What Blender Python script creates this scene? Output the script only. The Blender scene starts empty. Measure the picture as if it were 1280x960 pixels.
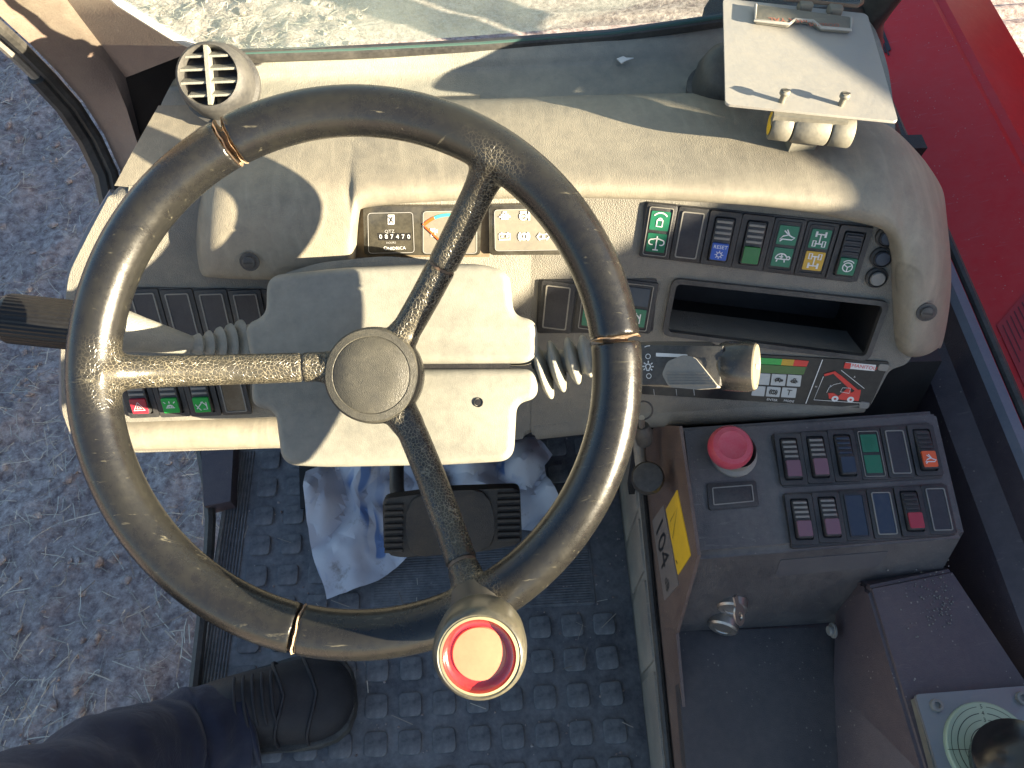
import bpy, bmesh, math, random
from math import sin, cos, pi, radians, sqrt, atan2, exp, log
from mathutils import Vector as V, Matrix, noise
random.seed(7)
SC = bpy.context.scene
COL = SC.collection

# ------------------------------------------------------------------ camera
TH, PSI = radians(60), radians(2.9)
CAM = V((0, 0, 1.08)); FPX = 963.0
Fv = V((sin(PSI)*cos(TH), cos(PSI)*cos(TH), -sin(TH)))
Rv = V((cos(PSI), -sin(PSI), 0)); Uv = Rv.cross(Fv)
cam = bpy.data.objects.new('camera', bpy.data.cameras.new('camera')); COL.objects.link(cam)
cam.data.sensor_width = 36; cam.data.lens = 36*FPX/1280
cam.data.clip_start = .02; cam.data.clip_end = 1500
m = Matrix((Rv, Uv, -Fv)).transposed().to_4x4(); m.translation = CAM
cam.matrix_world = m; SC.camera = cam

# ------------------------------------------------------------------ light
S = V((.849, -.451, .276)).normalized()          # towards the sun
ELEV = math.asin(S.z)
w = bpy.data.worlds.new('World'); SC.world = w; w.use_nodes = True
nt = w.node_tree; bg = nt.nodes['Background']
sky = nt.nodes.new('ShaderNodeTexSky'); sky.sky_type = 'NISHITA'; sky.sun_disc = False
sky.ozone_density = 1.9; sky.sun_elevation = ELEV; sky.sun_rotation = atan2(S.x, S.y)
nt.links.new(sky.outputs[0], bg.inputs[0]); bg.inputs[1].default_value = .05
sl = bpy.data.lights.new('sun', 'SUN'); sl.energy = 5.0; sl.angle = radians(.55); sl.color = (1, .85, .60)
so = bpy.data.objects.new('sun', sl); COL.objects.link(so)
so.rotation_euler = S.to_track_quat('Z', 'Y').to_euler()
SC.view_settings.view_transform = 'Standard'; SC.view_settings.look = 'None'
SC.view_settings.exposure = 2.62; SC.view_settings.gamma = 1
SC.cycles.max_bounces = 6

# ------------------------------------------------------------------ pixel of the 1280x960 photograph -> point at a depth / on a plane
def W(x, y, d): return CAM + d*(Fv + (x-640)/FPX*Rv - (y-480)/FPX*Uv)
def on(x, y, P, n):
    D = Fv + (x-640)/FPX*Rv - (y-480)/FPX*Uv
    return CAM + D*((P-CAM).dot(n)/D.dot(n))
def onz(x, y, z): return on(x, y, V((0, 0, z)), V((0, 0, 1)))
def onx(x, y, X): return on(x, y, V((X, 0, 0)), V((1, 0, 0)))

class Fr:                                        # a plane with local axes: x right, y up the face, z out of it
    def __init__(s, o, ux, n):
        s.o = V(o); s.n = V(n).normalized(); s.x = (V(ux) - V(ux).dot(s.n)*s.n).normalized(); s.y = s.n.cross(s.x)
        s.M = Matrix((s.x, s.y, s.n)).transposed().to_4x4(); s.M.translation = s.o
    def px(s, x, y, n=0.):
        p = on(x, y, s.o + n*s.n, s.n) - s.o
        return (p.dot(s.x), p.dot(s.y))
    def pxs(s, pts, n=0.): return [s.px(a, b, n) for a, b in pts]
    def P(s, a, b, c=0.): return s.o + a*s.x + b*s.y + c*s.n
def face_frame(o, yaw, tilt):
    hx = V((cos(yaw), -sin(yaw), 0)); h2 = V((-sin(yaw), -cos(yaw), 0))
    dv = cos(tilt)*h2 - sin(tilt)*V((0, 0, 1))
    return Fr(o, hx, hx.cross(-dv))

# ------------------------------------------------------------------ materials
def nodes(name):
    mt = bpy.data.materials.new(name); mt.use_nodes = True
    t = mt.node_tree; return mt, t, t.nodes['Principled BSDF']
def N(t, typ, **k):
    n = t.nodes.new(typ)
    for a, b in k.items():
        if a in n.inputs.keys(): n.inputs[a].default_value = b
        else: setattr(n, a, b)
    return n
def ramp(t, src, a, b, c0=(0, 0, 0, 1), c1=(1, 1, 1, 1)):
    r = t.nodes.new('ShaderNodeValToRGB'); r.color_ramp.elements[0].position = a; r.color_ramp.elements[1].position = b
    r.color_ramp.elements[0].color = c0; r.color_ramp.elements[1].color = c1
    t.links.new(src, r.inputs[0]); return r.outputs[0]
def mixc(t, fac, a, b, mode='MIX'):
    m_ = t.nodes.new('ShaderNodeMix'); m_.data_type = 'RGBA'; m_.blend_type = mode
    for i, v in ((0, fac), (6, a), (7, b)):
        if isinstance(v, (int, float)): m_.inputs[i].default_value = v
        elif isinstance(v, tuple): m_.inputs[i].default_value = v if len(v) == 4 else (*v, 1)
        else: t.links.new(v, m_.inputs[i])
    return m_.outputs[2]
def surf(name, base, rough=.5, dust=None, amt=.5, dscale=9, grain=0, gscale=900, metal=0, scratch=0, spec=.5, up=0, speck=0, gtype='V', gdist=.0006, coat=0, stain=0):
    """plastic / paint / metal with blotchy dust, fine relief, scratches and specks"""
    mt, t, p = nodes(name); L = t.links.new
    tc = N(t, 'ShaderNodeTexCoord').outputs['Object']
    col = (*base, 1)
    n1 = N(t, 'ShaderNodeTexNoise', Scale=dscale, Detail=9, Roughness=.68); L(tc, n1.inputs['Vector'])
    n2 = N(t, 'ShaderNodeTexNoise', Scale=dscale*13, Detail=5, Roughness=.7); L(tc, n2.inputs['Vector'])
    rsrc = None
    if dust:
        a = ramp(t, n1.outputs[0], .36, .68); b = ramp(t, n2.outputs[0], .3, .75)
        f = mixc(t, .45, a, b); k = mixc(t, 1, f, (amt, amt, amt), 'MULTIPLY')
        if up:
            g = N(t, 'ShaderNodeNewGeometry'); sp = N(t, 'ShaderNodeSeparateXYZ'); L(g.outputs['Normal'], sp.inputs[0])
            u_ = ramp(t, sp.outputs[2], 0, .9); k = mixc(t, up, k, mixc(t, 1, k, u_, 'MULTIPLY'))
        col = mixc(t, k, col, (*dust, 1)); rsrc = k
    if stain:
        vs_ = N(t, 'ShaderNodeTexVoronoi', Scale=13); L(tc, vs_.inputs['Vector']); ns_ = N(t, 'ShaderNodeTexNoise', Scale=9, Detail=3); L(tc, ns_.inputs['Vector'])
        rg = t.nodes.new('ShaderNodeValToRGB'); e_ = rg.color_ramp.elements; e_[0].position = .22; e_[0].color = (.35,)*3+(1,); e_[1].position = .27; e_[1].color = (1, 1, 1, 1); e2 = e_.new(.30); e2.color = (0, 0, 0, 1); L(vs_.outputs['Distance'], rg.inputs[0])
        ks = mixc(t, 1, mixc(t, 1, rg.outputs[0], ramp(t, ns_.outputs[0], .54, .6), 'MULTIPLY'), (stain,)*3, 'MULTIPLY')
        col = mixc(t, ks, col, (base[0]*.8, base[1]*.78, base[2]*.72, 1))
        mp2 = N(t, 'ShaderNodeMapping'); mp2.inputs['Scale'].default_value = (14, 3, 3); L(tc, mp2.inputs[0]); nw = N(t, 'ShaderNodeTexNoise', Scale=3.5, Detail=5, Roughness=.6, Distortion=1.5); L(mp2.outputs[0], nw.inputs['Vector'])
        col = mixc(t, mixc(t, 1, ramp(t, nw.outputs[0], .5, .72), (.28,)*3, 'MULTIPLY'), col, (.44, .40, .31, 1))
    if scratch:
        mp = N(t, 'ShaderNodeMapping'); mp.inputs['Scale'].default_value = (1, 9, 3); mp.inputs['Rotation'].default_value = (.3, .5, .8); L(tc, mp.inputs[0])
        s1 = N(t, 'ShaderNodeTexNoise', Scale=34, Detail=6, Roughness=.6, Distortion=.6); L(mp.outputs[0], s1.inputs['Vector'])
        k2 = mixc(t, 1, ramp(t, s1.outputs[0], .62, .72), (scratch,)*3, 'MULTIPLY')
        col = mixc(t, k2, col, (*(dust or tuple(min(1, c*3+.05) for c in base)), 1))
    if speck:
        v = N(t, 'ShaderNodeTexVoronoi', Scale=160); L(tc, v.inputs['Vector'])
        n3 = N(t, 'ShaderNodeTexNoise', Scale=25, Detail=2); L(tc, n3.inputs['Vector'])
        k3 = mixc(t, 1, ramp(t, v.outputs['Distance'], .1, .16, (1, 1, 1, 1), (0, 0, 0, 1)), ramp(t, n3.outputs[0], .52, .6), 'MULTIPLY')
        col = mixc(t, mixc(t, 1, k3, (speck,)*3, 'MULTIPLY'), col, (.42, .38, .3, 1))
    if isinstance(col, tuple): p.inputs['Base Color'].default_value = col
    else: L(col, p.inputs['Base Color'])
    rr_ = mixc(t, .5, ramp(t, n2.outputs[0], .3, .7, (rough*.8,)*3+(1,), (min(1, rough*1.15),)*3+(1,)), (rough,)*3)
    if rsrc is not None: rr_ = mixc(t, rsrc, rr_, (min(1, rough+.3),)*3)
    L(rr_, p.inputs['Roughness'])
    p.inputs['Metallic'].default_value = metal; p.inputs['Specular IOR Level'].default_value = spec
    if coat: p.inputs['Coat Weight'].default_value = coat; p.inputs['Coat Roughness'].default_value = .12
    if grain:
        if gtype == 'V':
            g1 = N(t, 'ShaderNodeTexVoronoi', Scale=gscale, feature='DISTANCE_TO_EDGE'); h = ramp(t, g1.outputs['Distance'], 0, .25)
        else:
            g1 = N(t, 'ShaderNodeTexNoise', Scale=gscale, Detail=4); h = g1.outputs[0]
        L(tc, g1.inputs['Vector'])
        bm_ = N(t, 'ShaderNodeBump', Strength=grain, Distance=gdist); L(h, bm_.inputs['Height'])
        b2 = N(t, 'ShaderNodeBump', Strength=.25, Distance=.002); L(n1.outputs[0], b2.inputs['Height']); L(bm_.outputs[0], b2.inputs['Normal'])
        L(b2.outputs[0], p.inputs['Normal'])
    return mt
def flat(name, c, rough=.5, emit=0, metal=0):
    mt, t, p = nodes(name); L = t.links.new
    tc = N(t, 'ShaderNodeTexCoord').outputs['Object']
    n1 = N(t, 'ShaderNodeTexNoise', Scale=120, Detail=6, Roughness=.7); L(tc, n1.inputs['Vector'])
    L(mixc(t, mixc(t, 1, ramp(t, n1.outputs[0], .4, .75), (.35,)*3, 'MULTIPLY'), (*c, 1), (c[0]*.6+.06, c[1]*.6+.055, c[2]*.6+.045, 1)), p.inputs['Base Color'])
    p.inputs['Roughness'].default_value = rough; p.inputs['Metallic'].default_value = metal
    return mt
DUST = (.40, .355, .27); DUSTG = (.26, .245, .21)
M = {}
M['hood'] = surf('beige_padded_plastic', (.17, .157, .13), .5, (.39, .35, .265), .75, 7, .3, 620, gdist=.0004, spec=.4, stain=.7)
M['cover'] = surf('beige_cover_plastic', (.17, .17, .15), .5, (.38, .36, .30), .7, 9, .25, 620, gdist=.0003, spec=.4)
M['fascia'] = surf('grey_fascia_plastic', (.15, .145, .13), .5, (.30, .275, .22), .7, 8, .5, 600, spec=.4)
M['deck'] = surf('grey_green_deck_plastic', (.17, .175, .16), .45, (.38, .36, .29), .85, 6, .3, 500, spec=.5)
M['black'] = surf('black_switch_plastic', (.012, .013, .017), .42, DUSTG, .2, 30, .25, 1500)
M['blackd'] = surf('dusty_black_plastic', (.022, .023, .026), .45, DUSTG, .35, 22, .25, 1500)
M['blank'] = surf('black_blank_plastic', (.012, .013, .020), .4, (.2, .2, .2), .15, 40, .2, 1800)
M['edge'] = surf('worn_grey_edge', (.17, .17, .165), .5, DUST, .5, 60)
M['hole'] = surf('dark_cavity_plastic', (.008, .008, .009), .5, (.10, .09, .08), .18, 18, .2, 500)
M['brown'] = surf('brown_slot_wall', (.10, .066, .03), .6, DUST, .4, 30)
M['rubber'] = None
M['console'] = surf('charcoal_console_paint', (.048, .047, .052), .38, (.22, .205, .19), .55, 9, .3, 700, scratch=.35, speck=.25)
M['consoled'] = surf('dark_console_paint', (.035, .033, .036), .42, (.16, .135, .12), .45, 9, .3, 700, speck=.3)
M['plate'] = surf('brown_side_plate_paint', (.085, .058, .052), .45, (.24, .18, .15), .6, 12, .3, 600, scratch=.4, speck=.3)
M['box'] = surf('purple_brown_panel_paint', (.060, .046, .056), .36, (.20, .155, .14), .4, 10, .25, 500, scratch=.3, speck=.6)
M['wall'] = surf('dark_side_wall_paint', (.040, .031, .042), .4, (.18, .15, .15), .4, 7, .25, 500, scratch=.35, speck=.35)
M['sill'] = surf('blue_grey_sill_rubber', (.11, .125, .16), .35, (.3, .3, .3), .3, 30)
M['strip'] = surf('worn_grey_trim', (.15, .145, .14), .45, (.40, .36, .29), .8, 14, .3, 500, scratch=.6)
M['mat'] = surf('dusty_rubber_mat', (.058, .062, .074), .55, (.38, .37, .36), .85, 8, .4, 900, speck=.35, spec=.3)
M['pedal'] = surf('pedal_rubber', (.012, .012, .013), .5, (.24, .18, .11), .28, 24, .4, 800)
M['steel'] = surf('galvanised_steel', (.15, .145, .125), .55, (.28, .26, .20), .7, 30, .3, 300, metal=.35, scratch=.35, gtype='N')
M['alu'] = surf('clipboard_aluminium', (.34, .335, .32), .45, (.42, .39, .33), .8, 18, .15, 300, metal=.35, scratch=.3, gtype='N')
M['chrome'] = surf('worn_chrome', (.48, .46, .43), .34, (.14, .12, .10), .5, 60, metal=.9)
M['red_body'] = surf('red_body_paint', (.58, .016, .020), .48, (.46, .16, .15), .34, 4, .15, 60, gtype='N', scratch=.45, speck=.6, spec=.3)
M['pillar'] = surf('brown_pillar_paint', (.20, .145, .12), .45, (.34, .28, .22), .6, 6, .2, 300, scratch=.3)
M['seal'] = surf('black_rubber_seal', (.014, .014, .015), .45, DUSTG, .3, 20)
M['frit'] = surf('pale_glass_edge_paint', (.62, .60, .55), .5, DUST, .4, 20)
M['cream'] = surf('cream_foam_edge', (.55, .40, .26), .8, (.65, .55, .42), .6, 200)
M['core'] = surf('rusty_wheel_core', (.10, .055, .03), .6, DUST, .3, 80)
M['navy'] = None
M['shoe'] = surf('black_shoe_leather', (.012, .012, .016), .5, (.10, .095, .09), .35, 30, .4, 900)
M['sole'] = surf('black_shoe_sole', (.012, .012, .013), .6, DUSTG, .5, 40)
M['white'] = flat('white_print', (.72, .72, .70)); M['greyprint'] = flat('grey_print', (.35, .35, .35))
M['green'] = flat('green_lens', (.012, .14, .07), .3); M['bright_green'] = flat('bright_green_lens', (.02, .36, .06), .3)
M['plain_green'] = flat('plain_green_lens', (.015, .13, .02), .25)
M['blue'] = flat('blue_lens', (.025, .09, .42), .3); M['yellow'] = flat('yellow_lens', (.55, .33, .03), .4)
M['sticker'] = flat('yellow_sticker', (.78, .50, .02), .5); M['red'] = flat('red_lens', (.36, .02, .04), .3)
M['orange'] = flat('orange_lens', (.75, .10, .02), .3); M['pink'] = flat('faded_pink_lens', (.17, .08, .11), .4)
M['darkblue'] = flat('dark_blue_lens', (.018, .028, .052), .3); M['red_button'] = surf('faded_red_button', (.46, .035, .07), .45, (.5, .22, .24), .45, 60)
M['screen'] = flat('screen_grey', (.42, .45, .46), .2); M['screen_green'] = flat('screen_green', (.03, .11, .02), .2)
M['print_black'] = flat('black_print', (.012, .012, .014), .35); M['print_red'] = flat('red_print', (.62, .04, .03), .4)
M['rustprint'] = flat('rusty_red_print', (.33, .10, .06), .6)
M['silver_label'] = surf('silver_label', (.20, .18, .175), .4, (.3, .26, .22), .5, 30, metal=.2)
M['dial'] = surf('pale_green_dial', (.33, .42, .30), .35, (.42, .42, .28), .5, 14)
M['gauge'] = surf('black_gauge_glass', (.018, .018, .017), .14, (.20, .18, .13), .4, 14, spec=.7)
M['gauge_grey'] = surf('brushed_grey_gauge_face', (.15, .14, .12), .3, (.3, .27, .2), .5, 16)

def rubber_mat():
    """worn black wheel rubber: olive dust, pale scuffs; the spokes are crazed with cream cracks (vertex mask 'spoke')"""
    mt, t, p = nodes('worn_wheel_rubber'); L = t.links.new
    tc = N(t, 'ShaderNodeTexCoord').outputs['Object']
    n1 = N(t, 'ShaderNodeTexNoise', Scale=14, Detail=9, Roughness=.7); L(tc, n1.inputs['Vector'])
    n2 = N(t, 'ShaderNodeTexNoise', Scale=160, Detail=5, Roughness=.7); L(tc, n2.inputs['Vector'])
    f = mixc(t, .4, ramp(t, n1.outputs[0], .4, .72), ramp(t, n2.outputs[0], .35, .75))
    col = mixc(t, mixc(t, 1, f, (.21,)*3, 'MULTIPLY'), (.009, .009, .010, 1), (.062, .059, .036, 1))
    mp = N(t, 'ShaderNodeMapping'); mp.inputs['Scale'].default_value = (1, 5, 2); mp.inputs['Rotation'].default_value = (.4, .2, .7); L(tc, mp.inputs[0])
    s1 = N(t, 'ShaderNodeTexNoise', Scale=45, Detail=7, Roughness=.65, Distortion=.8); L(mp.outputs[0], s1.inputs['Vector'])
    col = mixc(t, mixc(t, 1, ramp(t, s1.outputs[0], .63, .70), (.3,)*3, 'MULTIPLY'), col, (.26, .24, .17, 1))
    at = N(t, 'ShaderNodeAttribute', attribute_name='spoke'); msk = at.outputs['Fac']
    nd = N(t, 'ShaderNodeTexNoise', Scale=220, Detail=2); L(tc, nd.inputs['Vector'])
    vv = mixc(t, .0012, tc, nd.outputs['Color'], 'LINEAR_LIGHT')
    v = N(t, 'ShaderNodeTexVoronoi', Scale=400, feature='DISTANCE_TO_EDGE'); L(vv, v.inputs['Vector'])
    crack = ramp(t, v.outputs['Distance'], .02, .10, (1, 1, 1, 1), (0, 0, 0, 1))
    n4 = N(t, 'ShaderNodeTexNoise', Scale=40, Detail=4); L(tc, n4.inputs['Vector'])
    mask = mixc(t, 1, mixc(t, 1, crack, msk, 'MULTIPLY'), ramp(t, n4.outputs[0], .28, .55), 'MULTIPLY')
    col = mixc(t, mask, mixc(t, mixc(t, 1, msk, (.6,)*3, 'MULTIPLY'), col, (.045, .041, .030, 1)), (.21, .185, .13, 1))
    L(col, p.inputs['Base Color'])
    L(mixc(t, f, (.22,)*3, (.40,)*3), p.inputs['Roughness'])
    p.inputs['Specular IOR Level'].default_value = .55
    b = N(t, 'ShaderNodeBump', Strength=.5, Distance=.0012, invert=True); L(mask, b.inputs['Height'])
    b2 = N(t, 'ShaderNodeBump', Strength=.22, Distance=.0007); L(n2.outputs[0], b2.inputs['Height']); L(b.outputs[0], b2.inputs['Normal'])
    L(b2.outputs[0], p.inputs['Normal'])
    return mt
M['rubber'] = rubber_mat()
def cloth_mat(name, c, c2):
    mt, t, p = nodes(name); L = t.links.new
    tc = N(t, 'ShaderNodeTexCoord').outputs['Object']
    n = N(t, 'ShaderNodeTexNoise', Scale=12, Detail=8, Roughness=.7); L(tc, n.inputs['Vector'])
    L(mixc(t, ramp(t, n.outputs[0], .45, .75), (*c, 1), (*c2, 1)), p.inputs['Base Color'])
    wv = N(t, 'ShaderNodeTexWave', Scale=420, Distortion=1.5); L(tc, wv.inputs['Vector'])
    b = N(t, 'ShaderNodeBump', Strength=.35, Distance=.0006); L(wv.outputs['Color'], b.inputs['Height'])
    n2 = N(t, 'ShaderNodeTexNoise', Scale=22, Detail=3, Distortion=.7); L(tc, n2.inputs['Vector'])
    b2 = N(t, 'ShaderNodeBump', Strength=.6, Distance=.008); L(n2.outputs[0], b2.inputs['Height']); L(b.outputs[0], b2.inputs['Normal'])
    L(b2.outputs[0], p.inputs['Normal']); p.inputs['Roughness'].default_value = .9
    p.inputs['Sheen Weight'].default_value = .15
    return mt
M['navy'] = cloth_mat('navy_trouser_cloth', (.014, .018, .040), (.030, .036, .06))
def paper_mat():
    mt, t, p = nodes('dirty_printed_paper'); L = t.links.new
    tc = N(t, 'ShaderNodeTexCoord').outputs['Object']
    n = N(t, 'ShaderNodeTexNoise', Scale=16, Detail=9, Roughness=.75); L(tc, n.inputs['Vector'])
    n2 = N(t, 'ShaderNodeTexNoise', Scale=9, Detail=2, Distortion=1.2); L(tc, n2.inputs['Vector'])
    wv = N(t, 'ShaderNodeTexWave', Scale=14, Distortion=6, Detail=1); L(tc, wv.inputs['Vector'])
    bl = mixc(t, 1, ramp(t, n2.outputs[0], .60, .66), ramp(t, wv.outputs['Color'], .2, .4), 'MULTIPLY')
    col = mixc(t, bl, (.56, .55, .58, 1), (.15, .23, .42, 1))
    col = mixc(t, mixc(t, 1, ramp(t, n.outputs[0], .55, .68), (.8,)*3, 'MULTIPLY'), col, (.16, .11, .07, 1))
    L(col, p.inputs['Base Color']); p.inputs['Roughness'].default_value = .7
    return mt
M['paper'] = paper_mat()
def ground_mat():
    mt, t, p = nodes('dry_dirt'); L = t.links.new
    tc = N(t, 'ShaderNodeTexCoord').outputs['Object']
    n = N(t, 'ShaderNodeTexNoise', Scale=2.2, Detail=12, Roughness=.7); L(tc, n.inputs['Vector'])
    n2 = N(t, 'ShaderNodeTexNoise', Scale=38, Detail=10, Roughness=.75); L(tc, n2.inputs['Vector'])
    c = mixc(t, ramp(t, n.outputs[0], .35, .65), (.54, .45, .41, 1), (.72, .62, .56, 1))
    c = mixc(t, ramp(t, n2.outputs[0], .38, .66), (.22, .165, .155, 1), c)
    v = N(t, 'ShaderNodeTexVoronoi', Scale=55); L(tc, v.inputs['Vector'])
    c = mixc(t, ramp(t, v.outputs['Distance'], .08, .2, (.55,)*3+(1,), (0, 0, 0, 1)), c, (.62, .57, .50, 1))
    L(c, p.inputs['Base Color']); p.inputs['Roughness'].default_value = .95; p.inputs['Specular IOR Level'].default_value = .1
    b = N(t, 'ShaderNodeBump', Strength=.6, Distance=.012); L(n2.outputs[0], b.inputs['Height']); L(b.outputs[0], p.inputs['Normal'])
    return mt
M['dirt'] = ground_mat()
def straw_mat():
    mt, t, p = nodes('dry_straw'); L = t.links.new
    g = N(t, 'ShaderNodeNewGeometry')
    L(ramp(t, g.outputs['Random Per Island'], 0, 1, (.20, .165, .14, 1), (.66, .59, .48, 1)), p.inputs['Base Color'])
    p.inputs['Roughness'].default_value = .8
    return mt
M['straw'] = straw_mat()
def glass_mat():
    """dusty windscreen: clear glass under a thin uneven film of dust"""
    mt, t, p = nodes('dusty_windscreen_glass'); L = t.links.new
    tc = N(t, 'ShaderNodeTexCoord').outputs['Object']
    n = N(t, 'ShaderNodeTexNoise', Scale=5, Detail=10, Roughness=.72); L(tc, n.inputs['Vector'])
    tr = N(t, 'ShaderNodeBsdfTransparent'); tr.inputs[0].default_value = (.90, .95, .94, 1)
    gl = N(t, 'ShaderNodeBsdfGlossy'); gl.inputs['Roughness'].default_value = .03
    df = N(t, 'ShaderNodeBsdfDiffuse'); df.inputs[0].default_value = (.25, .29, .28, 1)
    m1 = N(t, 'ShaderNodeMixShader'); L(ramp(t, n.outputs[0], .35, .75, (.03,)*3+(1,), (.42,)*3+(1,)), m1.inputs[0]); L(tr.outputs[0], m1.inputs[1]); L(df.outputs[0], m1.inputs[2])
    m2 = N(t, 'ShaderNodeMixShader'); m2.inputs[0].default_value = .045; L(m1.outputs[0], m2.inputs[1]); L(gl.outputs[0], m2.inputs[2])
    L(m2.outputs[0], t.nodes['Material Output'].inputs[0])
    return mt
M['glass'] = glass_mat()

# ------------------------------------------------------------------ mesh helpers
def BM(): return bmesh.new()
def obj(name, bm, mat, parent=None, fr=None, ang=38, label=None, kind=None, sub=0, recalc=True):
    if fr is not None: bm.transform(fr.M if isinstance(fr, Fr) else fr)
    if recalc: bmesh.ops.recalc_face_normals(bm, faces=bm.faces[:])
    me = bpy.data.meshes.new(name); bm.to_mesh(me); bm.free()
    for p in me.polygons: p.use_smooth = True
    if ang < 180: me.set_sharp_from_angle(angle=radians(ang))
    me.materials.append(mat if not isinstance(mat, str) else M[mat])
    return link(name, me, parent, label, kind, sub)
def link(name, me, parent=None, label=None, kind=None, sub=0):
    o = bpy.data.objects.new(name, me); COL.objects.link(o)
    if parent is not None: attach(o, parent)
    if label: o['label'] = label
    if kind: o['kind'] = kind
    if sub:
        md = o.modifiers.new('sub', 'SUBSURF'); md.levels = sub; md.render_levels = sub
    return o
WL = {}
def wloc(o):
    t = V((0, 0, 0))
    while o is not None: t = t + o.location; o = o.parent if WL.get(o.name) else None
    return t
def attach(o, parent):
    o.parent = parent
    if parent.type == 'EMPTY': o.matrix_parent_inverse = Matrix.Translation(-parent.location)
def thing(name, label, cat, loc, group=None):
    o = bpy.data.objects.new(name, None); COL.objects.link(o); o.location = loc; o.empty_display_size = .05
    o['label'] = label; o['category'] = cat
    if group: o['group'] = group
    return o
def tag(o, label, cat, group=None):
    o['label'] = label; o['category'] = cat
    if group: o['group'] = group
    return o
def rr(cx, cy, w_, h_, r, seg=4):
    pts = []; r = min(r, w_/2-1e-5, h_/2-1e-5)
    for sx, sy, a0 in ((1, 1, 0), (-1, 1, 90), (-1, -1, 180), (1, -1, 270)):
        for k in range(seg+1):
            a = radians(a0 + 90*k/seg); pts.append((cx+sx*(w_/2-r)+r*cos(a), cy+sy*(h_/2-r)+r*sin(a)))
    return pts
def round_poly(pts, r, seg=4):
    out = []; n = len(pts)
    for i in range(n):
        a, b, c = (V((*pts[(i+k) % n], 0)) for k in (-1, 0, 1))
        d1 = a-b; d2 = c-b; rr_ = min(r, d1.length*.45, d2.length*.45)
        p0 = b+d1.normalized()*rr_; p1 = b+d2.normalized()*rr_
        for k in range(seg+1):
            t = k/seg; q = p0*(1-t)**2 + b*2*t*(1-t) + p1*t*t; out.append((q.x, q.y))
    return out
def prism(bm, pts, z0, z1, bev=0, seg=2, top_scale=1):
    n = len(pts)
    a = [bm.verts.new((x, y, z0)) for x, y in pts]
    if top_scale != 1:
        cx = sum(p[0] for p in pts)/n; cy = sum(p[1] for p in pts)/n
        pts = [(cx+(x-cx)*top_scale, cy+(y-cy)*top_scale) for x, y in pts]
    b = [bm.verts.new((x, y, z1)) for x, y in pts]
    bm.faces.new(a[::-1]); top = bm.faces.new(b)
    for i in range(n): bm.faces.new((a[i], a[(i+1) % n], b[(i+1) % n], b[i]))
    if bev:
        bmesh.ops.bevel(bm, geom=list(top.edges), offset=bev, segments=seg, profile=.5, affect='EDGES', clamp_overlap=True)
    return top
def soft_prism(bm, pts, z0, z1, b, seg=6):
    n = len(pts); P_ = [V((x, y, 0)) for x, y in pts]; ar = sum(P_[i].x*P_[(i+1) % n].y-P_[(i+1) % n].x*P_[i].y for i in range(n)); sg = 1 if ar > 0 else -1
    nm = []
    for i in range(n):
        d1 = (P_[i]-P_[i-1]).normalized(); d2 = (P_[(i+1) % n]-P_[i]).normalized(); t = d1+d2
        t = t.normalized() if t.length > 1e-6 else d1
        nm.append(V((-t.y, t.x, 0))*sg/max(.5, (t.dot(d1))))
    rows = [[bm.verts.new((x, y, z0)) for x, y in pts]]
    for k in range(seg+1):
        u = pi/2*k/seg; o_ = b*(1-cos(u)); z = z1-b*(1-sin(u))
        rows.append([bm.verts.new((p.x+q.x*o_, p.y+q.y*o_, z)) for p, q in zip(P_, nm)])
    for A, B in zip(rows, rows[1:]):
        for i in range(n): bm.faces.new((A[i], A[(i+1) % n], B[(i+1) % n], B[i]))
    bm.faces.new(rows[-1])
def ring(bm, out, inn, z0, z1):
    n = len(out); vs = [[bm.verts.new((x, y, z)) for x, y in lp] for lp, z in ((out, z0), (out, z1), (inn, z1), (inn, z0))]
    for k in range(4):
        A, B = vs[k], vs[(k+1) % 4]
        for i in range(n): bm.faces.new((A[i], A[(i+1) % n], B[(i+1) % n], B[i]))
def circ(cx, cy, r, n=28, ry=None, a0=0): return [(cx+r*cos(a0+2*pi*k/n), cy+(ry or r)*sin(a0+2*pi*k/n)) for k in range(n)]
def lathe(bm, prof, n=32, c=(0, 0)):
    rows = []
    for r, z in prof:
        rows.append([bm.verts.new((c[0]+r*cos(2*pi*k/n), c[1]+r*sin(2*pi*k/n), z)) for k in range(n)] if r > 1e-6 else [bm.verts.new((c[0], c[1], z))])
    for A, B in zip(rows, rows[1:]):
        for k in range(n):
            k2 = (k+1) % n
            if len(A) == 1 and len(B) == 1: continue
            if len(A) == 1: bm.faces.new((A[0], B[k], B[k2]))
            elif len(B) == 1: bm.faces.new((A[k], A[k2], B[0]))
            else: bm.faces.new((A[k], A[k2], B[k2], B[k]))
def tube(bm, pts, rad, n=12, cap=True, flat_=1.0, up=None):
    pts = [V(p) for p in pts]; rows = []; prev = None
    for i, p in enumerate(pts):
        d = (pts[min(i+1, len(pts)-1)] - pts[max(i-1, 0)]).normalized()
        if prev is None:
            a = V(up) if up is not None else (V((0, 0, 1)) if abs(d.z) < .9 else V((1, 0, 0)))
        else: a = prev
        a = (a - a.dot(d)*d).normalized(); b = d.cross(a); prev = a
        r = rad[i] if isinstance(rad, (list, tuple)) else rad
        rows.append([bm.verts.new(p + r*(cos(2*pi*k/n)*a*flat_ + sin(2*pi*k/n)*b)) for k in range(n)])
    for A, B in zip(rows, rows[1:]):
        for k in range(n): bm.faces.new((A[k], A[(k+1) % n], B[(k+1) % n], B[k]))
    if cap: bm.faces.new(rows[0][::-1]); bm.faces.new(rows[-1])
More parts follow.
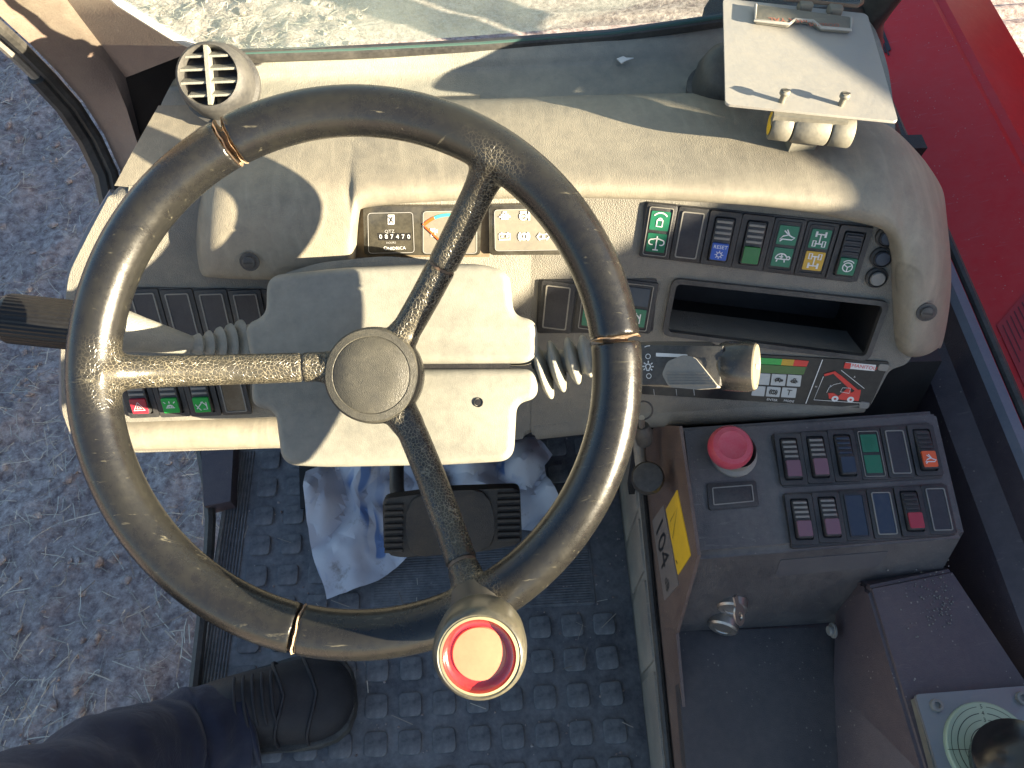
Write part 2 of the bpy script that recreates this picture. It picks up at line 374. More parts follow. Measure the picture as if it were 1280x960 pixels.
def poly3(bm, pts, thick=None):
    """a polygon of 3-D points, given a thickness vector"""
    a = [bm.verts.new(p) for p in pts]; bm.faces.new(a)
    if thick is not None:
        b = [bm.verts.new(V(p)+V(thick)) for p in pts]; n = len(a); bm.faces.new(b[::-1])
        for i in range(n): bm.faces.new((a[i], b[i], b[(i+1) % n], a[(i+1) % n]))
def loft(bm, rows):
    vs = [[bm.verts.new(p) for p in r] for r in rows]
    for A, B in zip(vs, vs[1:]):
        for i in range(len(A)-1): bm.faces.new((A[i], A[i+1], B[i+1], B[i]))
def box3(bm, p0, p1):
    (a, b, c), (d, e, f) = p0, p1
    v = [bm.verts.new((x, y, z)) for x in (a, d) for y in (b, e) for z in (c, f)]
    for q in ((0, 1, 3, 2), (4, 6, 7, 5), (0, 4, 5, 1), (2, 3, 7, 6), (0, 2, 6, 4), (1, 5, 7, 3)): bm.faces.new([v[i] for i in q])
def ribbon(bm, pts, wd, z=0., th=.0002):
    """a flat printed stroke in a frame's plane"""
    pts = [V((p[0], p[1], 0)) for p in pts]; n = len(pts); L_, R_ = [], []
    closed = n > 2 and (pts[0]-pts[-1]).length < 1e-7
    for i in range(n):
        a = pts[i-1] if i > 0 else (pts[-2] if closed else pts[0]); b = pts[i+1] if i < n-1 else (pts[1] if closed else pts[-1])
        d = (b-a).normalized(); q = V((-d.y, d.x, 0))*wd/2
        L_.append(bm.verts.new((pts[i].x+q.x, pts[i].y+q.y, z+th))); R_.append(bm.verts.new((pts[i].x-q.x, pts[i].y-q.y, z+th)))
    for i in range(n-1): bm.faces.new((R_[i], R_[i+1], L_[i+1], L_[i]))
def arc(cx, cy, r, a0, a1, n=10, ry=None): return [(cx+r*cos(radians(a0+(a1-a0)*k/n)), cy+(ry or r)*sin(radians(a0+(a1-a0)*k/n))) for k in range(n+1)]
def text_obj(name, s, fr, x, y, size, mat, parent, z=.0006, rot=0, wid=1.0, align='CENTER'):
    cu = bpy.data.curves.new(name, 'FONT'); cu.body = s; cu.size = size; cu.align_x = align; cu.align_y = 'CENTER'; cu.resolution_u = 2
    tmp = bpy.data.objects.new(name, cu); COL.objects.link(tmp)
    dg = bpy.context.evaluated_depsgraph_get(); me = bpy.data.meshes.new_from_object(tmp.evaluated_get(dg)); bpy.data.objects.remove(tmp)
    me.transform(fr.M @ Matrix.Translation((x, y, z)) @ Matrix.Rotation(rot, 4, 'Z') @ Matrix.Diagonal((wid, 1, 1, 1)))
    me.materials.clear(); me.materials.append(M[mat]); me.name = name
    return link(name, me, parent)

# icons drawn as strokes in a unit square (-1..1)
def I_lines(*ls): return [list(l) for l in ls]
C_ = lambda x, y, r, n=16: arc(x, y, r, 0, 360, n)
ICON = {
 'lock': I_lines(arc(0, .1, .95, 35, 145), [(-.35, .1), (-.35, -.7), (.35, -.7), (.35, .1), (-.35, .1)], arc(0, .1, .25, 0, 180)),
 'scales': I_lines([(0, .9), (0, -.9)], [(-.35, -.9), (.35, -.9)], arc(-.6, .1, .35, 90, 300), arc(.6, .1, .35, -120, 90), [(-.6, .45), (0, .6), (.6, .45)]),
 'gear': I_lines(C_(0, 0, .5), *[[(.6*cos(k*pi/4), .6*sin(k*pi/4)), (.95*cos(k*pi/4), .95*sin(k*pi/4))] for k in range(8)]),
 'hare': I_lines([(-.9, -.5), (-.5, -.1), (.1, .1), (.5, -.1), (.9, -.2), (.6, -.5), (-.9, -.5)], [(.1, .1), (-.5, .6)], [(.2, .1), (-.2, .75)], [(-.5, -.5), (-.8, -.8)]),
 'turtle': I_lines(arc(-.1, -.2, .7, 0, 180), [(-.8, -.2), (.6, -.2)], arc(.75, 0, .2, 0, 360), [(-.5, -.2), (-.6, -.6)], [(.3, -.2), (.4, -.6)], [(-.4, .1), (.1, .1)], [(-.1, .45), (-.1, -.2)]),
 'axle_a': I_lines([(0, .7), (0, -.7)], [(-.5, .6), (.5, .6)], [(-.5, -.6), (.5, -.6)], [(-.6, .25), (-.6, .95)], [(-.5, .25), (-.5, .95)], [(.6, .25), (.6, .95)], [(.5, .25), (.5, .95)], [(-.75, -.95), (-.75, -.25), (-.4, -.25), (-.4, -.95), (-.75, -.95)], [(.75, -.95), (.75, -.25), (.4, -.25), (.4, -.95), (.75, -.95)]),
 'axle_b': I_lines([(0, .7), (0, -.7)], [(-.5, .6), (.5, .6)], [(-.5, -.6), (.5, -.6)], [(-.6, -.25), (-.6, -.95)], [(-.5, -.25), (-.5, -.95)], [(.6, -.25), (.6, -.95)], [(.5, -.25), (.5, -.95)], [(-.75, .95), (-.75, .25), (-.4, .25), (-.4, .95), (-.75, .95)], [(.75, .95), (.75, .25), (.4, .25), (.4, .95), (.75, .95)]),
 'wheel': I_lines(C_(0, -.05, .7), [(0, -.05), (0, -.7)], [(0, -.05), (-.6, .3)], [(0, -.05), (.6, .3)], arc(0, 0, 1, 40, 140)),
 'lamp': I_lines(arc(0, .05, .42, -60, 240), [(-.2, -.35), (-.2, -.6), (.2, -.6), (.2, -.35)], *[[(.6*cos(a), .05+.6*sin(a)), (.95*cos(a), .05+.95*sin(a))] for a in (0, .7, 1.57, 2.44, 3.14, 3.8, 5.6)]),
 'triangle': I_lines([(0, .8), (-.85, -.65), (.85, -.65), (0, .8)], [(0, .25), (-.35, -.35), (.35, -.35), (0, .25)]),
 'beacon': I_lines(arc(0, -.3, .5, 0, 180), [(-.7, -.3), (.7, -.3)], [(-.6, .5), (-.9, .8)], [(.6, .5), (.9, .8)], [(0, .5), (0, .9)], C_(0, -.1, .2)),
 'wiper': I_lines([(-.8, -.6), (.3, .7)], arc(-.2, -.4, 1, 20, 80), [(-.9, .2), (-.2, -.9)], [(.2, -.7), (.8, -.7), (.8, .6)]),
 'engine': I_lines([(-.5, -.5), (.5, -.5), (.5, .2), (.2, .2), (.2, .6), (-.2, .6), (-.2, .2), (-.5, .2), (-.5, -.5)], [(-.9, -.2), (-.5, -.1)], [(.5, -.1), (.9, -.2)], C_(0, -.15, .22, 8)),
 'filter': I_lines(C_(-.1, -.1, .55), [(-.6, .6), (.4, .6)], [(-.4, -.1), (.2, -.1)], [(.8, .8), (.8, -.8)], [(-.1, .45), (-.1, .7)]),
 'battery': I_lines([(-.85, -.5), (.85, -.5), (.85, .4), (-.85, .4), (-.85, -.5)], [(-.5, .4), (-.5, .65)], [(.5, .4), (.5, .65)], [(-.6, 0), (-.2, 0)], [(.2, 0), (.6, 0)], [(.4, -.2), (.4, .2)]),
 'brake': I_lines(C_(0, 0, .5), arc(0, 0, .85, 130, 230), arc(0, 0, .85, -50, 50), [(0, .3), (0, -.1)], [(0, -.2), (0, -.3)]),
 'arrows': I_lines([(-.1, .35), (-.5, .35), (-.5, .6), (-.95, 0), (-.5, -.6), (-.5, -.35), (-.1, -.35), (-.1, .35)], [(.1, .35), (.5, .35), (.5, .6), (.95, 0), (.5, -.6), (.5, -.35), (.1, -.35), (.1, .35)]),
 'hourglass': I_lines([(-.5, .8), (.5, .8), (-.5, -.8), (.5, -.8), (-.5, .8)]),
 'pump': I_lines([(-.5, -.8), (-.5, .8), (.3, .8), (.3, -.8), (-.5, -.8)], [(-.3, .5), (.1, .5), (.1, .15), (-.3, .15), (-.3, .5)], [(.3, .1), (.7, -.1), (.7, .6)]),
 'circle': I_lines(C_(0, 0, .7)),
 'slash': I_lines([(-.7, -.2), (-.1, .1), (.7, .2)]),
}
def icon(fr, parent, key, x, y, size, z, mat='white', wd=.075, name='icon'):
    bm = BM()
    for l in ICON[key]: ribbon(bm, [(x+a*size, y+b*size) for a, b in l], wd*size*2, z)
    return obj(name, bm, mat, parent, fr)

# ------------------------------------------------------------------ switches
def rocker(fr, par, cx, cy, w_, h_, lens, ic=None, txt=None, ribmat='edge', cap='black', icmat='white'):
    """moulded switch: well, rocking cap with ribs on its upper half, coloured lens on its lower half"""
    bm = BM(); ring(bm, rr(cx, cy, w_*.98, h_*.98, .002), rr(cx, cy, w_*.66, h_*.82, .002), .001, .004)
    root = obj('rocker_switch', bm, 'black', par, fr)
    cw, ch = w_*.58, h_*.76
    bm = BM(); prism(bm, rr(cx, cy, cw, ch, .002), .0005, .0065, .0012)
    for v_ in bm.verts:
        if v_.co.z > .003: v_.co.z += (v_.co.y-cy)/ch*-.004
    obj('rocker_cap', bm, cap, root, fr)
    zt = lambda yy: .0066 - (yy-cy)/ch*.004
    bm = BM()
    for k in range(4):
        y = cy+ch*(.42-.125*k)
        prism(bm, rr(cx, y, cw*.84, ch*.06, .0005, 2), zt(y)-.001, zt(y)+.0012, .0004, 1)
    obj('grip_rib', bm, ribmat, root, fr)
    ly = cy-ch*.26; lh = ch*.40
    bm = BM(); prism(bm, rr(cx, ly, cw*.88, lh, .001, 2), zt(ly)-.002, zt(ly)+.0014, .0003, 1)
    obj('switch_lens', bm, lens, root, fr)
    z = zt(ly)+.0016
    if txt: text_obj('lettering', txt, fr, cx, ly+lh*.29, lh*.30, 'white', root, z+.0002)
    if ic: icon(fr, root, ic, cx, ly-(lh*.16 if txt else 0), lh*(.26 if txt else .38), z, icmat)
    return root
def blank(fr, par, cx, cy, w_, h_, fill='blank', edge='edge'):
    bm = BM(); prism(bm, rr(cx, cy, w_*.97, h_*.98, .002), .001, .003, .0006)
    root = obj('blank_plate', bm, 'black', par, fr)
    bm = BM(); ring(bm, rr(cx, cy, w_*.70, h_*.84, .0018), rr(cx, cy, w_*.62, h_*.80, .0012), .0025, .0041)
    obj('raised_outline', bm, edge, root, fr)
    bm = BM(); prism(bm, rr(cx, cy, w_*.61, h_*.79, .0012), .0025, .0035)
    obj('blank_insert', bm, fill, root, fr)
    return root
def lamps(fr, par, cx, cy, w_, h_, a, b, ia=None, ib=None, icmat='white', edge='edge'):
    """flat tell-tale with an upper and a lower printed square"""
    bm = BM(); prism(bm, rr(cx, cy, w_*.97, h_*.98, .002), .001, .003, .0006)
    root = obj('indicator_lamp', bm, 'black', par, fr)
    bm = BM(); ring(bm, rr(cx, cy, w_*.76, h_*.88, .0018), rr(cx, cy, w_*.71, h_*.855, .0012), .0025, .0040)
    obj('raised_outline', bm, edge, root, fr)
    for k, (c, i) in enumerate(((a, ia), (b, ib))):
        y = cy + h_*(.20 if k == 0 else -.20)
        if c:
            bm = BM(); prism(bm, rr(cx, y, w_*.60, h_*.34, .0008, 2), .0025, .0038); obj('lamp_lens', bm, c, root, fr)
        if i: icon(fr, root, i, cx, y, h_*.14, .0040, icmat)
    return root
def bezel(fr, par, pts, name='switch_bezel', mat='black', z0=-.01, z1=.0012, bev=.0008, r=.004):
    bm = BM(); prism(bm, round_poly(pts, r), z0, z1, bev); return obj(name, bm, mat, par, fr)
def bolt(fr, par, x, y, r, h, mat='blackd', name='bolt', slot=True):
    bm = BM(); lathe(bm, [(r*1.5, 0), (r*1.5, h*.25), (r, h*.3), (r, h*.8), (r*.8, h), (0, h)], 18, (x, y))
    o = obj(name, bm, mat, par, fr)
    if slot:
        bm = BM(); prism(bm, rr(x, y, r*1.5, r*.28, r*.05, 1), h*.9, h*1.04); obj('slot', bm, 'print_black', o, fr)
    return o

# ================================================================== large structure
FR = face_frame(W(803, 251, .66), radians(11), radians(60))
_j = on(665, 310, FR.o, FR.n)
FL = face_frame(_j, 0, radians(60))
WF = Fr(W(444, 466, .51), Rv, -Fv)                # steering wheel plane
CF = Fr(W(490, 455, .625), Rv, -Fv)               # column cover plane
CT = face_frame(W(848, 535, .73), radians(1.5), radians(10))   # right console top

# ---- ground
def build_ground():
    bm = BM()
    X = [-320, -120, -40, -14, -6] + [-3.2+.03*k for k in range(90)] + [-.4, .2, .8, 1.4, 2, 2.6, 3.2, 4, 6, 14, 40, 120, 320]
    Y = [-320, -120, -40, -14, -4, -1.2] + [-.6+.03*k for k in range(150)] + [4.2, 5, 7, 12, 30, 100, 320]
    def h(x, y):
        n = noise.fractal(V((x*2.1, y*2.1, 0)), .8, 2.1, 6)*.035 + noise.fractal(V((x*11, y*11, 3)), .7, 2.1, 5)*.020
        return -1.0 + n
    loft(bm, [[(x, y, h(x, y)) for x in X] for y in Y])
    obj('ground', bm, 'dirt', kind='structure', ang=180)
    bm = BM(); rnd = random.Random(3)
    def gz(x, y): return h(x, y)
    for i in range(15000):
        x = rnd.uniform(-2.7, -.45); y = rnd.uniform(-.5, 3.6)
        if noise.noise(V((x*2.2, y*2.2, 9))) < rnd.uniform(-.55, .35): continue
        L_ = rnd.uniform(.012, .075)*(1 if rnd.random() < .85 else 1.8); a = rnd.uniform(0, 2*pi); wd = rnd.uniform(.0004, .0014)
        z = gz(x, y)+rnd.uniform(.004, .022); c = rnd.gauss(0, .14); p = []
        for k in range(4):
            s = (k/3-.5)*L_; aa = a+c*(k/3)
            p.append(V((x+s*cos(aa), y+s*sin(aa), z+rnd.uniform(-.004, .006))))
        q = V((-sin(a), cos(a), 0))*wd
        va = [bm.verts.new(u+q) for u in p]; vb = [bm.verts.new(u-q+V((0, 0, .001))) for u in p]
        for k in range(3): bm.faces.new((va[k], va[k+1], vb[k+1], vb[k]))
    tag(obj('straw', bm, 'straw', kind='stuff', ang=180, recalc=False), 'dry straw and stalks scattered over the dirt', 'straw')
    bm = BM()
    for i in range(1500):
        x = rnd.uniform(-2.7, -.45); y = rnd.uniform(-.5, 3.6); r = abs(rnd.gauss(0, .008))+.004
        ret = bmesh.ops.create_icosphere(bm, subdivisions=1, radius=r, matrix=Matrix.Translation((x, y, gz(x, y)+r*.3)) @ Matrix.Diagonal((rnd.uniform(.7, 1.3), rnd.uniform(.7, 1.3), rnd.uniform(.5, .8), 1)))
        for v_ in ret['verts']: v_.co += V((rnd.uniform(-1, 1), rnd.uniform(-1, 1), rnd.uniform(-1, 1)))*r*.22
    tag(obj('clods', bm, 'dirt', kind='stuff', ang=60), 'small clods and pebbles lying on the dirt', 'clods')
build_ground()

# ---- machine body seen through the right-hand window, chassis under the cab, raised boom beside it
body = thing('machine_body', 'dusty dark red engine cover of the machine outside the right window', 'engine cover', (.85, .3, -.6))
def extrude_y(name, sec, y0, y1, mat, par, bev=.012, label=None):
    bm = BM(); a = [bm.verts.new((x, y0, z)) for x, z in sec]; b = [bm.verts.new((x, y1, z)) for x, z in sec]; n = len(a)
    bm.faces.new(a); bm.faces.new(b[::-1])
    for i in range(n): bm.faces.new((a[i], b[i], b[(i+1) % n], a[(i+1) % n]))
    bmesh.ops.bevel(bm, geom=[e for e in bm.edges], offset=bev, segments=2, affect='EDGES')
    return obj(name, bm, mat, par, label=label)
extrude_y('side_cover', [(.575, .27), (.746, .318), (.905, .248), (.935, .20), (.935, -.6), (.575, -.6)], -1.4, 1.60, 'red_body', body)
extrude_y('chassis', [(-.40, -.06), (.56, -.06), (.56, -.62), (-.40, -.62)], -1.6, 1.25, 'seal', body, .02)
bmf = Fr(V((.66, .62, .294)), (0, -1, 0), V((-.27, 0, .96)))
# small black label and printed instruction plate on the red cover
fr = Fr(on(1107, 52, V((.66, 1.0, .294)), V((-.27, 0, .96))), (.15, -1, 0), V((-.27, 0, .96)))
bm = BM(); prism(bm, [fr.px(*p, .001) for p in ((1101, 38), (1104, 36), (1114, 62), (1110, 64))], .0006, .0014); obj('black_label', bm, 'print_black', body, fr)
for k in range(3):
    bm = BM(); prism(bm, [fr.px(1097+4*k+a, 48+3*k+b, .001) for a, b in ((0, 0), (2, 0), (7, 15), (5, 15))], .0006, .0014); obj('black_label_line', bm, 'print_black', body, fr)
fr = Fr(on(1270, 440, V((.62, .5, .283)), V((-.27, 0, .96))), (0, -1, 0), V((-.27, 0, .96)))
bm = BM(); q = [fr.px(*p, .001) for p in ((1246, 407), (1286, 360), (1330, 470), (1284, 490))]; prism(bm, q, .0005, .0012); obj('warning_plate', bm, surf('red_warning_plate', (.40, .014, .017), .4, (.35, .1, .1), .4, 20), body, fr)
bm = BM()
for k in range(7):
    a = V((*q[0], 0)).lerp(V((*q[1], 0)), .15); 
    for r_ in range(1):
        d = (V((*q[3], 0))-V((*q[0], 0))).normalized(); e = (V((*q[1], 0))-V((*q[0], 0)))
        p0 = V((*q[0], 0))+e*(.12+.12*k)+d*.006
        ribbon(bm, [p0[:2], (p0+d*(.055-.01*(k % 3)))[:2]], .0014, .0014)
obj('printed_lines', bm, surf('faded_print', (.10, .012, .014), .5, (.2, .05, .05), .4, 40), body, fr)

boom = thing('lifting_boom', 'red lifting boom running along the right side of the cab', 'boom', (1.4, -.6, 0))
bs = .355; bz = lambda y: .94+bs*y                 # the boom is raised: its upper inner edge climbs towards the front
bm = BM(); A_ = []; 
for y in (-2.6, 1.28): A_.append([bm.verts.new((x, y-dz*bs, bz(y)+dz)) for x, dz in ((1.17, 0), (1.48, 0), (1.48, -.46), (1.17, -.46))])
bm.faces.new(A_[0]); bm.faces.new(A_[1][::-1])
for i in range(4): bm.faces.new((A_[0][i], A_[1][i], A_[1][(i+1) % 4], A_[0][(i+1) % 4]))
bmesh.ops.recalc_face_normals(bm, faces=bm.faces[:]); bmesh.ops.bevel(bm, geom=bm.edges[:], offset=.012, segments=2, affect='EDGES')
obj('boom_section', bm, 'red_body', boom)
extrude_y('cover_shade_block', [(1.26, .60), (1.45, .60), (1.45, .0), (1.26, .0)], .5, 1.5, 'red_body', boom, .02)  # unseen block added to keep the sun off the red cover
extrude_y('under_boom_shade_block', [(1.19, .50), (1.46, .50), (1.46, -.45), (1.19, -.45)], -2.4, .55, 'red_body', boom, .02)  # unseen block added so no sun slips in under the boom
bm = BM()
box3(bm, (1.20, 1.2, 1.05), (1.45, 1.72, 1.22))
for px_, py_, w_ in ((1.9, 1.905, .085), (1.9, 2.13, .085)):
    box3(bm, (px_-.03, py_-w_, -.48), (px_+.03, py_+w_, 1.3))
box3(bm, (1.20, 1.60, 1.06), (1.93, 1.72, 1.20)); box3(bm, (1.87, 1.70, 1.07), (1.925, 2.2, 1.19))
obj('shadow_post_frame', bm, 'seal', boom)  # unseen posts and bars added to cast shadow bands on the ground ahead

# ---- cab shell
cab = thing('cab_frame', 'cab frame with brown corner pillar, dusty windscreen and dark side panels', 'cab', (0, .3, 0))
def rowpx(pts, k=.92): return [W(x, y, d*k) for x, y, d in pts]
rA = rowpx([(0, 20, .76), (38, 55, .82), (72, 90, .88), (104, 127, .93), (130, 168, .97), (150, 212, 1.0), (160, 262, 1.02)])
rB = rowpx([(52, -14, .765), (82, 20, .80), (116, 62, .85), (140, 92, .885), (158, 135, .93), (172, 180, .96), (180, 240, .98)])
rC = rowpx([(72, -16, .78), (99, 20, .81), (131, 62, .86), (157, 97, .905), (168, 140, .945), (180, 190, .98), (190, 245, 1.0)])
up_ = [2.2*(r[0]-r[2]) for r in (rA, rB, rC)]
rA = [rA[0]+up_[0]*1.6]+rA; rB = [rB[0]+up_[0]*1.6]+rB; rC = [rC[0]+up_[0]*1.6]+rC
rA0 = [p+V((.045, .06, -.02)) for p in rA]
bm = BM(); loft(bm, [rA0, rA, rB, rC]); obj('front_pillar', bm, 'pillar', cab, ang=60)
# seals running down the outside of the pillar
bm = BM(); tube(bm, [p+V((-.008, -.004, 0)) for p in rA], .0065, 8); obj('door_seal', bm, 'seal', cab)
bm = BM(); tube(bm, [p+V((-.022, -.004, 0)) for p in rA[:5]], .006, 8); obj('sunlit_seal_strip', bm, 'strip', cab)  # upper door seal again, sunlight on it put into the pale colour
bm = BM(); tube(bm, [p+V((-.020, -.006, 0)) for p in rA[3:]], .010, 8); obj('door_seal', bm, 'seal', cab)
# inner corner panel from the pillar ridge to the glass edge
fr_ = rowpx([(147, -1, .705), (178, 19, .72), (218, 44, .735), (252, 60, .742), (288, 68, .745)], 1)
rd = rC[1:6]; fr_e = [fr_[0]+up_[2]*1.6]+fr_
bm = BM(); loft(bm, [[rC[0]]+rd, fr_e]); obj('corner_panel', bm, 'pillar', cab, ang=60)
low = rowpx([(288, 70, .76), (240, 110, .90), (205, 160, 1.0), (185, 245, 1.02)])
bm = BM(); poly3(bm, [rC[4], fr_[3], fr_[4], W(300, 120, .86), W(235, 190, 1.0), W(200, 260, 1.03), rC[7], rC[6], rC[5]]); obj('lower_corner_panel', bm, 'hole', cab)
# windscreen: plane through its base line, raked back
GP = onz(600, 51, .612); gd = V((-.02, -.27, 1)).normalized(); gx = (onz(905, 19, .612)-onz(290, 65, .612)).normalized(); GN = gx.cross(gd).normalized()
GF = Fr(GP, gx, -GN if (-GN).y < 0 else GN)
gp = [GF.px(x, y) for x, y in ((288, 64), (252, 57), (216, 41), (178, 17), (147, -3))]
b_r = GF.px(1084, 4); xr = b_r[0]+.012
outl = gp + [(gp[-1][0]-.10, .45), (gp[-1][0]-.16, 1.0), (xr+.16, 1.0), (xr+.07, .3), (xr, .02), GF.px(905, 18)]
bm = BM(); prism(bm, outl, -.003, .003); obj('windscreen', bm, 'glass', cab, GF, ang=30)
bm = BM(); ins = [(a+.004, b+.006) for a, b in gp]; gpe = gp+[(gp[-1][0]-.10, .45), (gp[-1][0]-.16, 1.0)]
tube(bm, [(a, b, .004) for a, b in gpe], .0035, 8); obj('glass_edge', bm, 'frit', cab, GF)
bm = BM(); tube(bm, [(*GF.px(x, y), .004) for x, y in ((286, 66), (440, 61), (600, 53), (760, 41), (905, 21), (1000, 12), (1084, 5))], .0062, 8); obj('glass_seal', bm, 'seal', cab, GF)
bm = BM(); tube(bm, [(*GF.px(x, y), .005) for x, y in ((292, 62), (440, 57), (600, 49), (760, 37), (905, 15))], .002, 6); obj('glass_bottom_edge', bm, flat('green_glass_edge', (.05, .10, .09), .2), cab, GF)
# right front pillar
q = [W(1100, 2, .72), W(1084, 26, .80), W(1084, 62, .86), W(1096, 120, .92), W(1118, 172, .95)]
bm = BM(); tube(bm, [q[0]+V((.10, -.30, 1.1))]+q, [.02, .015, .016, .016, .012, .008], 10); obj('front_pillar', bm, 'seal', cab)
bm = BM(); poly3(bm, [onz(880, 10, .55), onz(905, -30, .52), onz(1112, -40, .50), onz(1086, 40, .50), onz(1092, 150, .50), onz(900, 95, .50)], (0, 0, -.02)); obj('lower_corner_panel', bm, 'hole', cab)
# right side wall with window sill and ledge
sec = [(.521, .30), (.521, .398), (.517, .405), (.507, .405), (.502, .398), (.496, .372), (.489, .368), (.474, .358), (.464, .30), (.46, .20)]
def wallpart(name, s, mat, y0=1.0, y1=-.7):
    bm = BM(); ys = [y0+(y1-y0)*k/12 for k in range(13)]
    loft(bm, [[(x, y, z) for x, z in s] for y in ys]); return obj(name, bm, mat, cab, ang=25)
bm = BM(); prism(bm, round_poly([(-.30, .30), (-.34, 1.0), (-.42, 1.75), (-1.2, 1.75), (-1.2, .05), (-.30, .05)], .05), -.015, .015); obj('leg_shade_panel', bm, 'wall', cab, Fr(V((.535, 0, 0)), (0, 1, 0), (1, 0, 0)))  # unseen panel added behind the window to shade the leg
wallpart('window_sill', sec[0:5], 'sill'); wallpart('side_wall', sec[4:], 'wall')
bm = BM(); tube(bm, [(.526, 1.0, .402), (.526, -.7, .402)], .005, 8); obj('window_seal', bm, 'seal', cab)
# bulkhead below the dashboard and kick plate at the left
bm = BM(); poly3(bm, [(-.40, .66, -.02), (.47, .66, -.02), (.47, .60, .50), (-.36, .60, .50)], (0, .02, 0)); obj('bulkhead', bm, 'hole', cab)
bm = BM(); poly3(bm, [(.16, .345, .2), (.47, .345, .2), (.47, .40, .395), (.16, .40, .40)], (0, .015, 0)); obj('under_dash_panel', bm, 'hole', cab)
bm = BM(); poly3(bm, [onz(259, 560, .005), onz(300, 556, .005), onz(296, 636, .005), onz(264, 642, .005)], (0, 0, .03)); obj('kick_plate', bm, 'box', cab)
bm = BM(); tube(bm, [onz(x, y, .02) for x, y in ((246, 540), (252, 566), (260, 610), (263, 650), (261, 690), (252, 780), (243, 862), (228, 985))], .008, 8); obj('door_sill_seal', bm, 'seal', cab)

# ---- floor and mat
bm = BM(); poly3(bm, [(-.425, -.6, -.004), (.50, -.6, -.004), (.50, .68, -.004), (-.405, .68, -.004)], (0, 0, -.05)); obj('floor', bm, 'consoled', kind='structure')
mat_o = thing('floor_mat', 'dusty black rubber floor mat with raised square studs', 'floor mat', (-.1, .25, 0))
ML, MR = -.405, .181
bm = BM(); prism(bm, [(ML, -.4), (MR, -.4), (MR, .58), (ML, .58)], -.003, .006, .002); obj('mat_sheet', bm, 'mat', mat_o)
for k in range(8):
    bm = BM(); prism(bm, rr(ML+.005+.0044*k, .07, .0025, .90, .001, 2), .005, .0085, .0008, 1); obj('edge_rib', bm, 'mat', mat_o)
s0 = onz(675, 784, .006); pit = onz(715, 783, .006).x-s0.x; s1 = onz(675, 827, .006); pity = s0.y-s1.y
hp = [onz(466, 692, .006), onz(738, 688, .006), onz(738, 756, .006), onz(462, 758, .006)]
hx0, hx1 = hp[0].x, hp[1].x; hy0, hy1 = hp[2].y, hp[0].y
bm = BM(); prism(bm, rr((hx0+hx1)/2, (hy0+hy1)/2, hx1-hx0, hy1-hy0, .006), .005, .0075, .001); obj('heel_pad', bm, 'mat', mat_o)
nr = int((hy1-hy0)/.0036)
for k in range(nr):
    bm = BM(); prism(bm, rr((hx0+hx1)/2, hy0+.003+k*.0036, hx1-hx0-.008, .0018, .0006, 1), .007, .0086, .0004, 1); obj('heel_rib', bm, 'mat', mat_o)
bm = BM(); prism(bm, rr(0, 0, .029, .029, .006, 3), 0, .0042, .0014, 2)
st = obj('stud', bm, 'mat', mat_o); st.location = (s0.x, s0.y, .0058); nst = 1
for i in range(-13, 4):
    for j in range(-8, 11):
        x = s0.x+i*pit; y = s0.y-j*pity
        if (i == 0 and j == 0) or x < ML+.052 or x > MR-.02 or y > .56 or y < -.2: continue
        if hx0-.02 < x < hx1+.015 and hy0-.018 < y < hy1+.02: continue
        c = st.copy(); COL.objects.link(c); attach(c, mat_o); c.location = (x+random.uniform(-.0006, .0006), y, .0058); c.rotation_euler.z = random.uniform(-.03, .03)
bm = BM(); poly3(bm, [onz(374, 560, .012), onz(397, 560, .012), onz(397, 636, .012), onz(376, 636, .012)], (0, 0, .004)); obj('pedal_slot', bm, 'hole', mat_o)

# ---- person: left leg stepping onto the mat
per = thing('person', 'leg in navy trousers with a black shoe set on the floor mat', 'person', onz(380, 880, 0))
ctr = [(318, 905, .955, .042, .040), (296, 912, .945, .050, .046), (262, 920, .92, .054, .052), (228, 931, .90, .056, .054), (190, 948, .86, .058, .056), (140, 968, .80, .058, .058), (70, 1010, .72, .066, .064), (-30, 1075, .63, .074, .074), (-140, 1150, .52, .080, .08), (-260, 1260, .42, .085, .085)]
bm = BM(); rows = []; nn = 26; pts = [W(a, b, c) for a, b, c, *_ in ctr]
fine = []
for i in range(len(pts)-1):
    for k in range(6):
        t = k/6; p0 = pts[max(i-1, 0)]; p1, p2 = pts[i], pts[i+1]; p3 = pts[min(i+2, len(pts)-1)]
        p = .5*((2*p1)+(p2-p0)*t+(2*p0-5*p1+4*p2-p3)*t*t+(3*p1-p0-3*p2+p3)*t**3)
        fine.append((p, ctr[i][3]*(1-t)+ctr[i+1][3]*t))
for i, (p, r) in enumerate(fine):
    d = (fine[min(i+1, len(fine)-1)][0]-fine[max(i-1, 0)][0]).normalized(); a = (Uv-Uv.dot(d)*d).normalized(); b = d.cross(a)
    row = []
    for k in range(nn):
        u = 2*pi*k/nn; q = cos(u)*a+sin(u)*b; pp = p+q*r
        f = noise.fractal(V((i*.20+pp.x*4, pp.y*9, pp.z*9)), .9, 2, 4); cr = (1-abs(noise.noise(V((i*.33+1.7*sin(u), 1.2*cos(u)+i*.1, 2)))))**4
        fold = max(0, 1-i/18)*sin(i*1.15+1.3*sin(u*2))*.006
        row.append(bm.verts.new(pp+q*(f*.012+fold+cr*.009-.004)))
    rows.append(row)
for A, B in zip(rows, rows[1:]):
    for k in range(nn): bm.faces.new((A[k], A[(k+1) % nn], B[(k+1) % nn], B[k]))
bm.faces.new(rows[0][::-1]); bm.faces.new(rows[-1])
obj('trouser_leg', bm, 'navy', per, ang=180, sub=1)
heel = onz(255, 905, .0); toe = onz(448, 868, .0); ax = (toe-heel).normalized(); sd = V((ax.y, -ax.x, 0)); Ls = (toe-heel).length
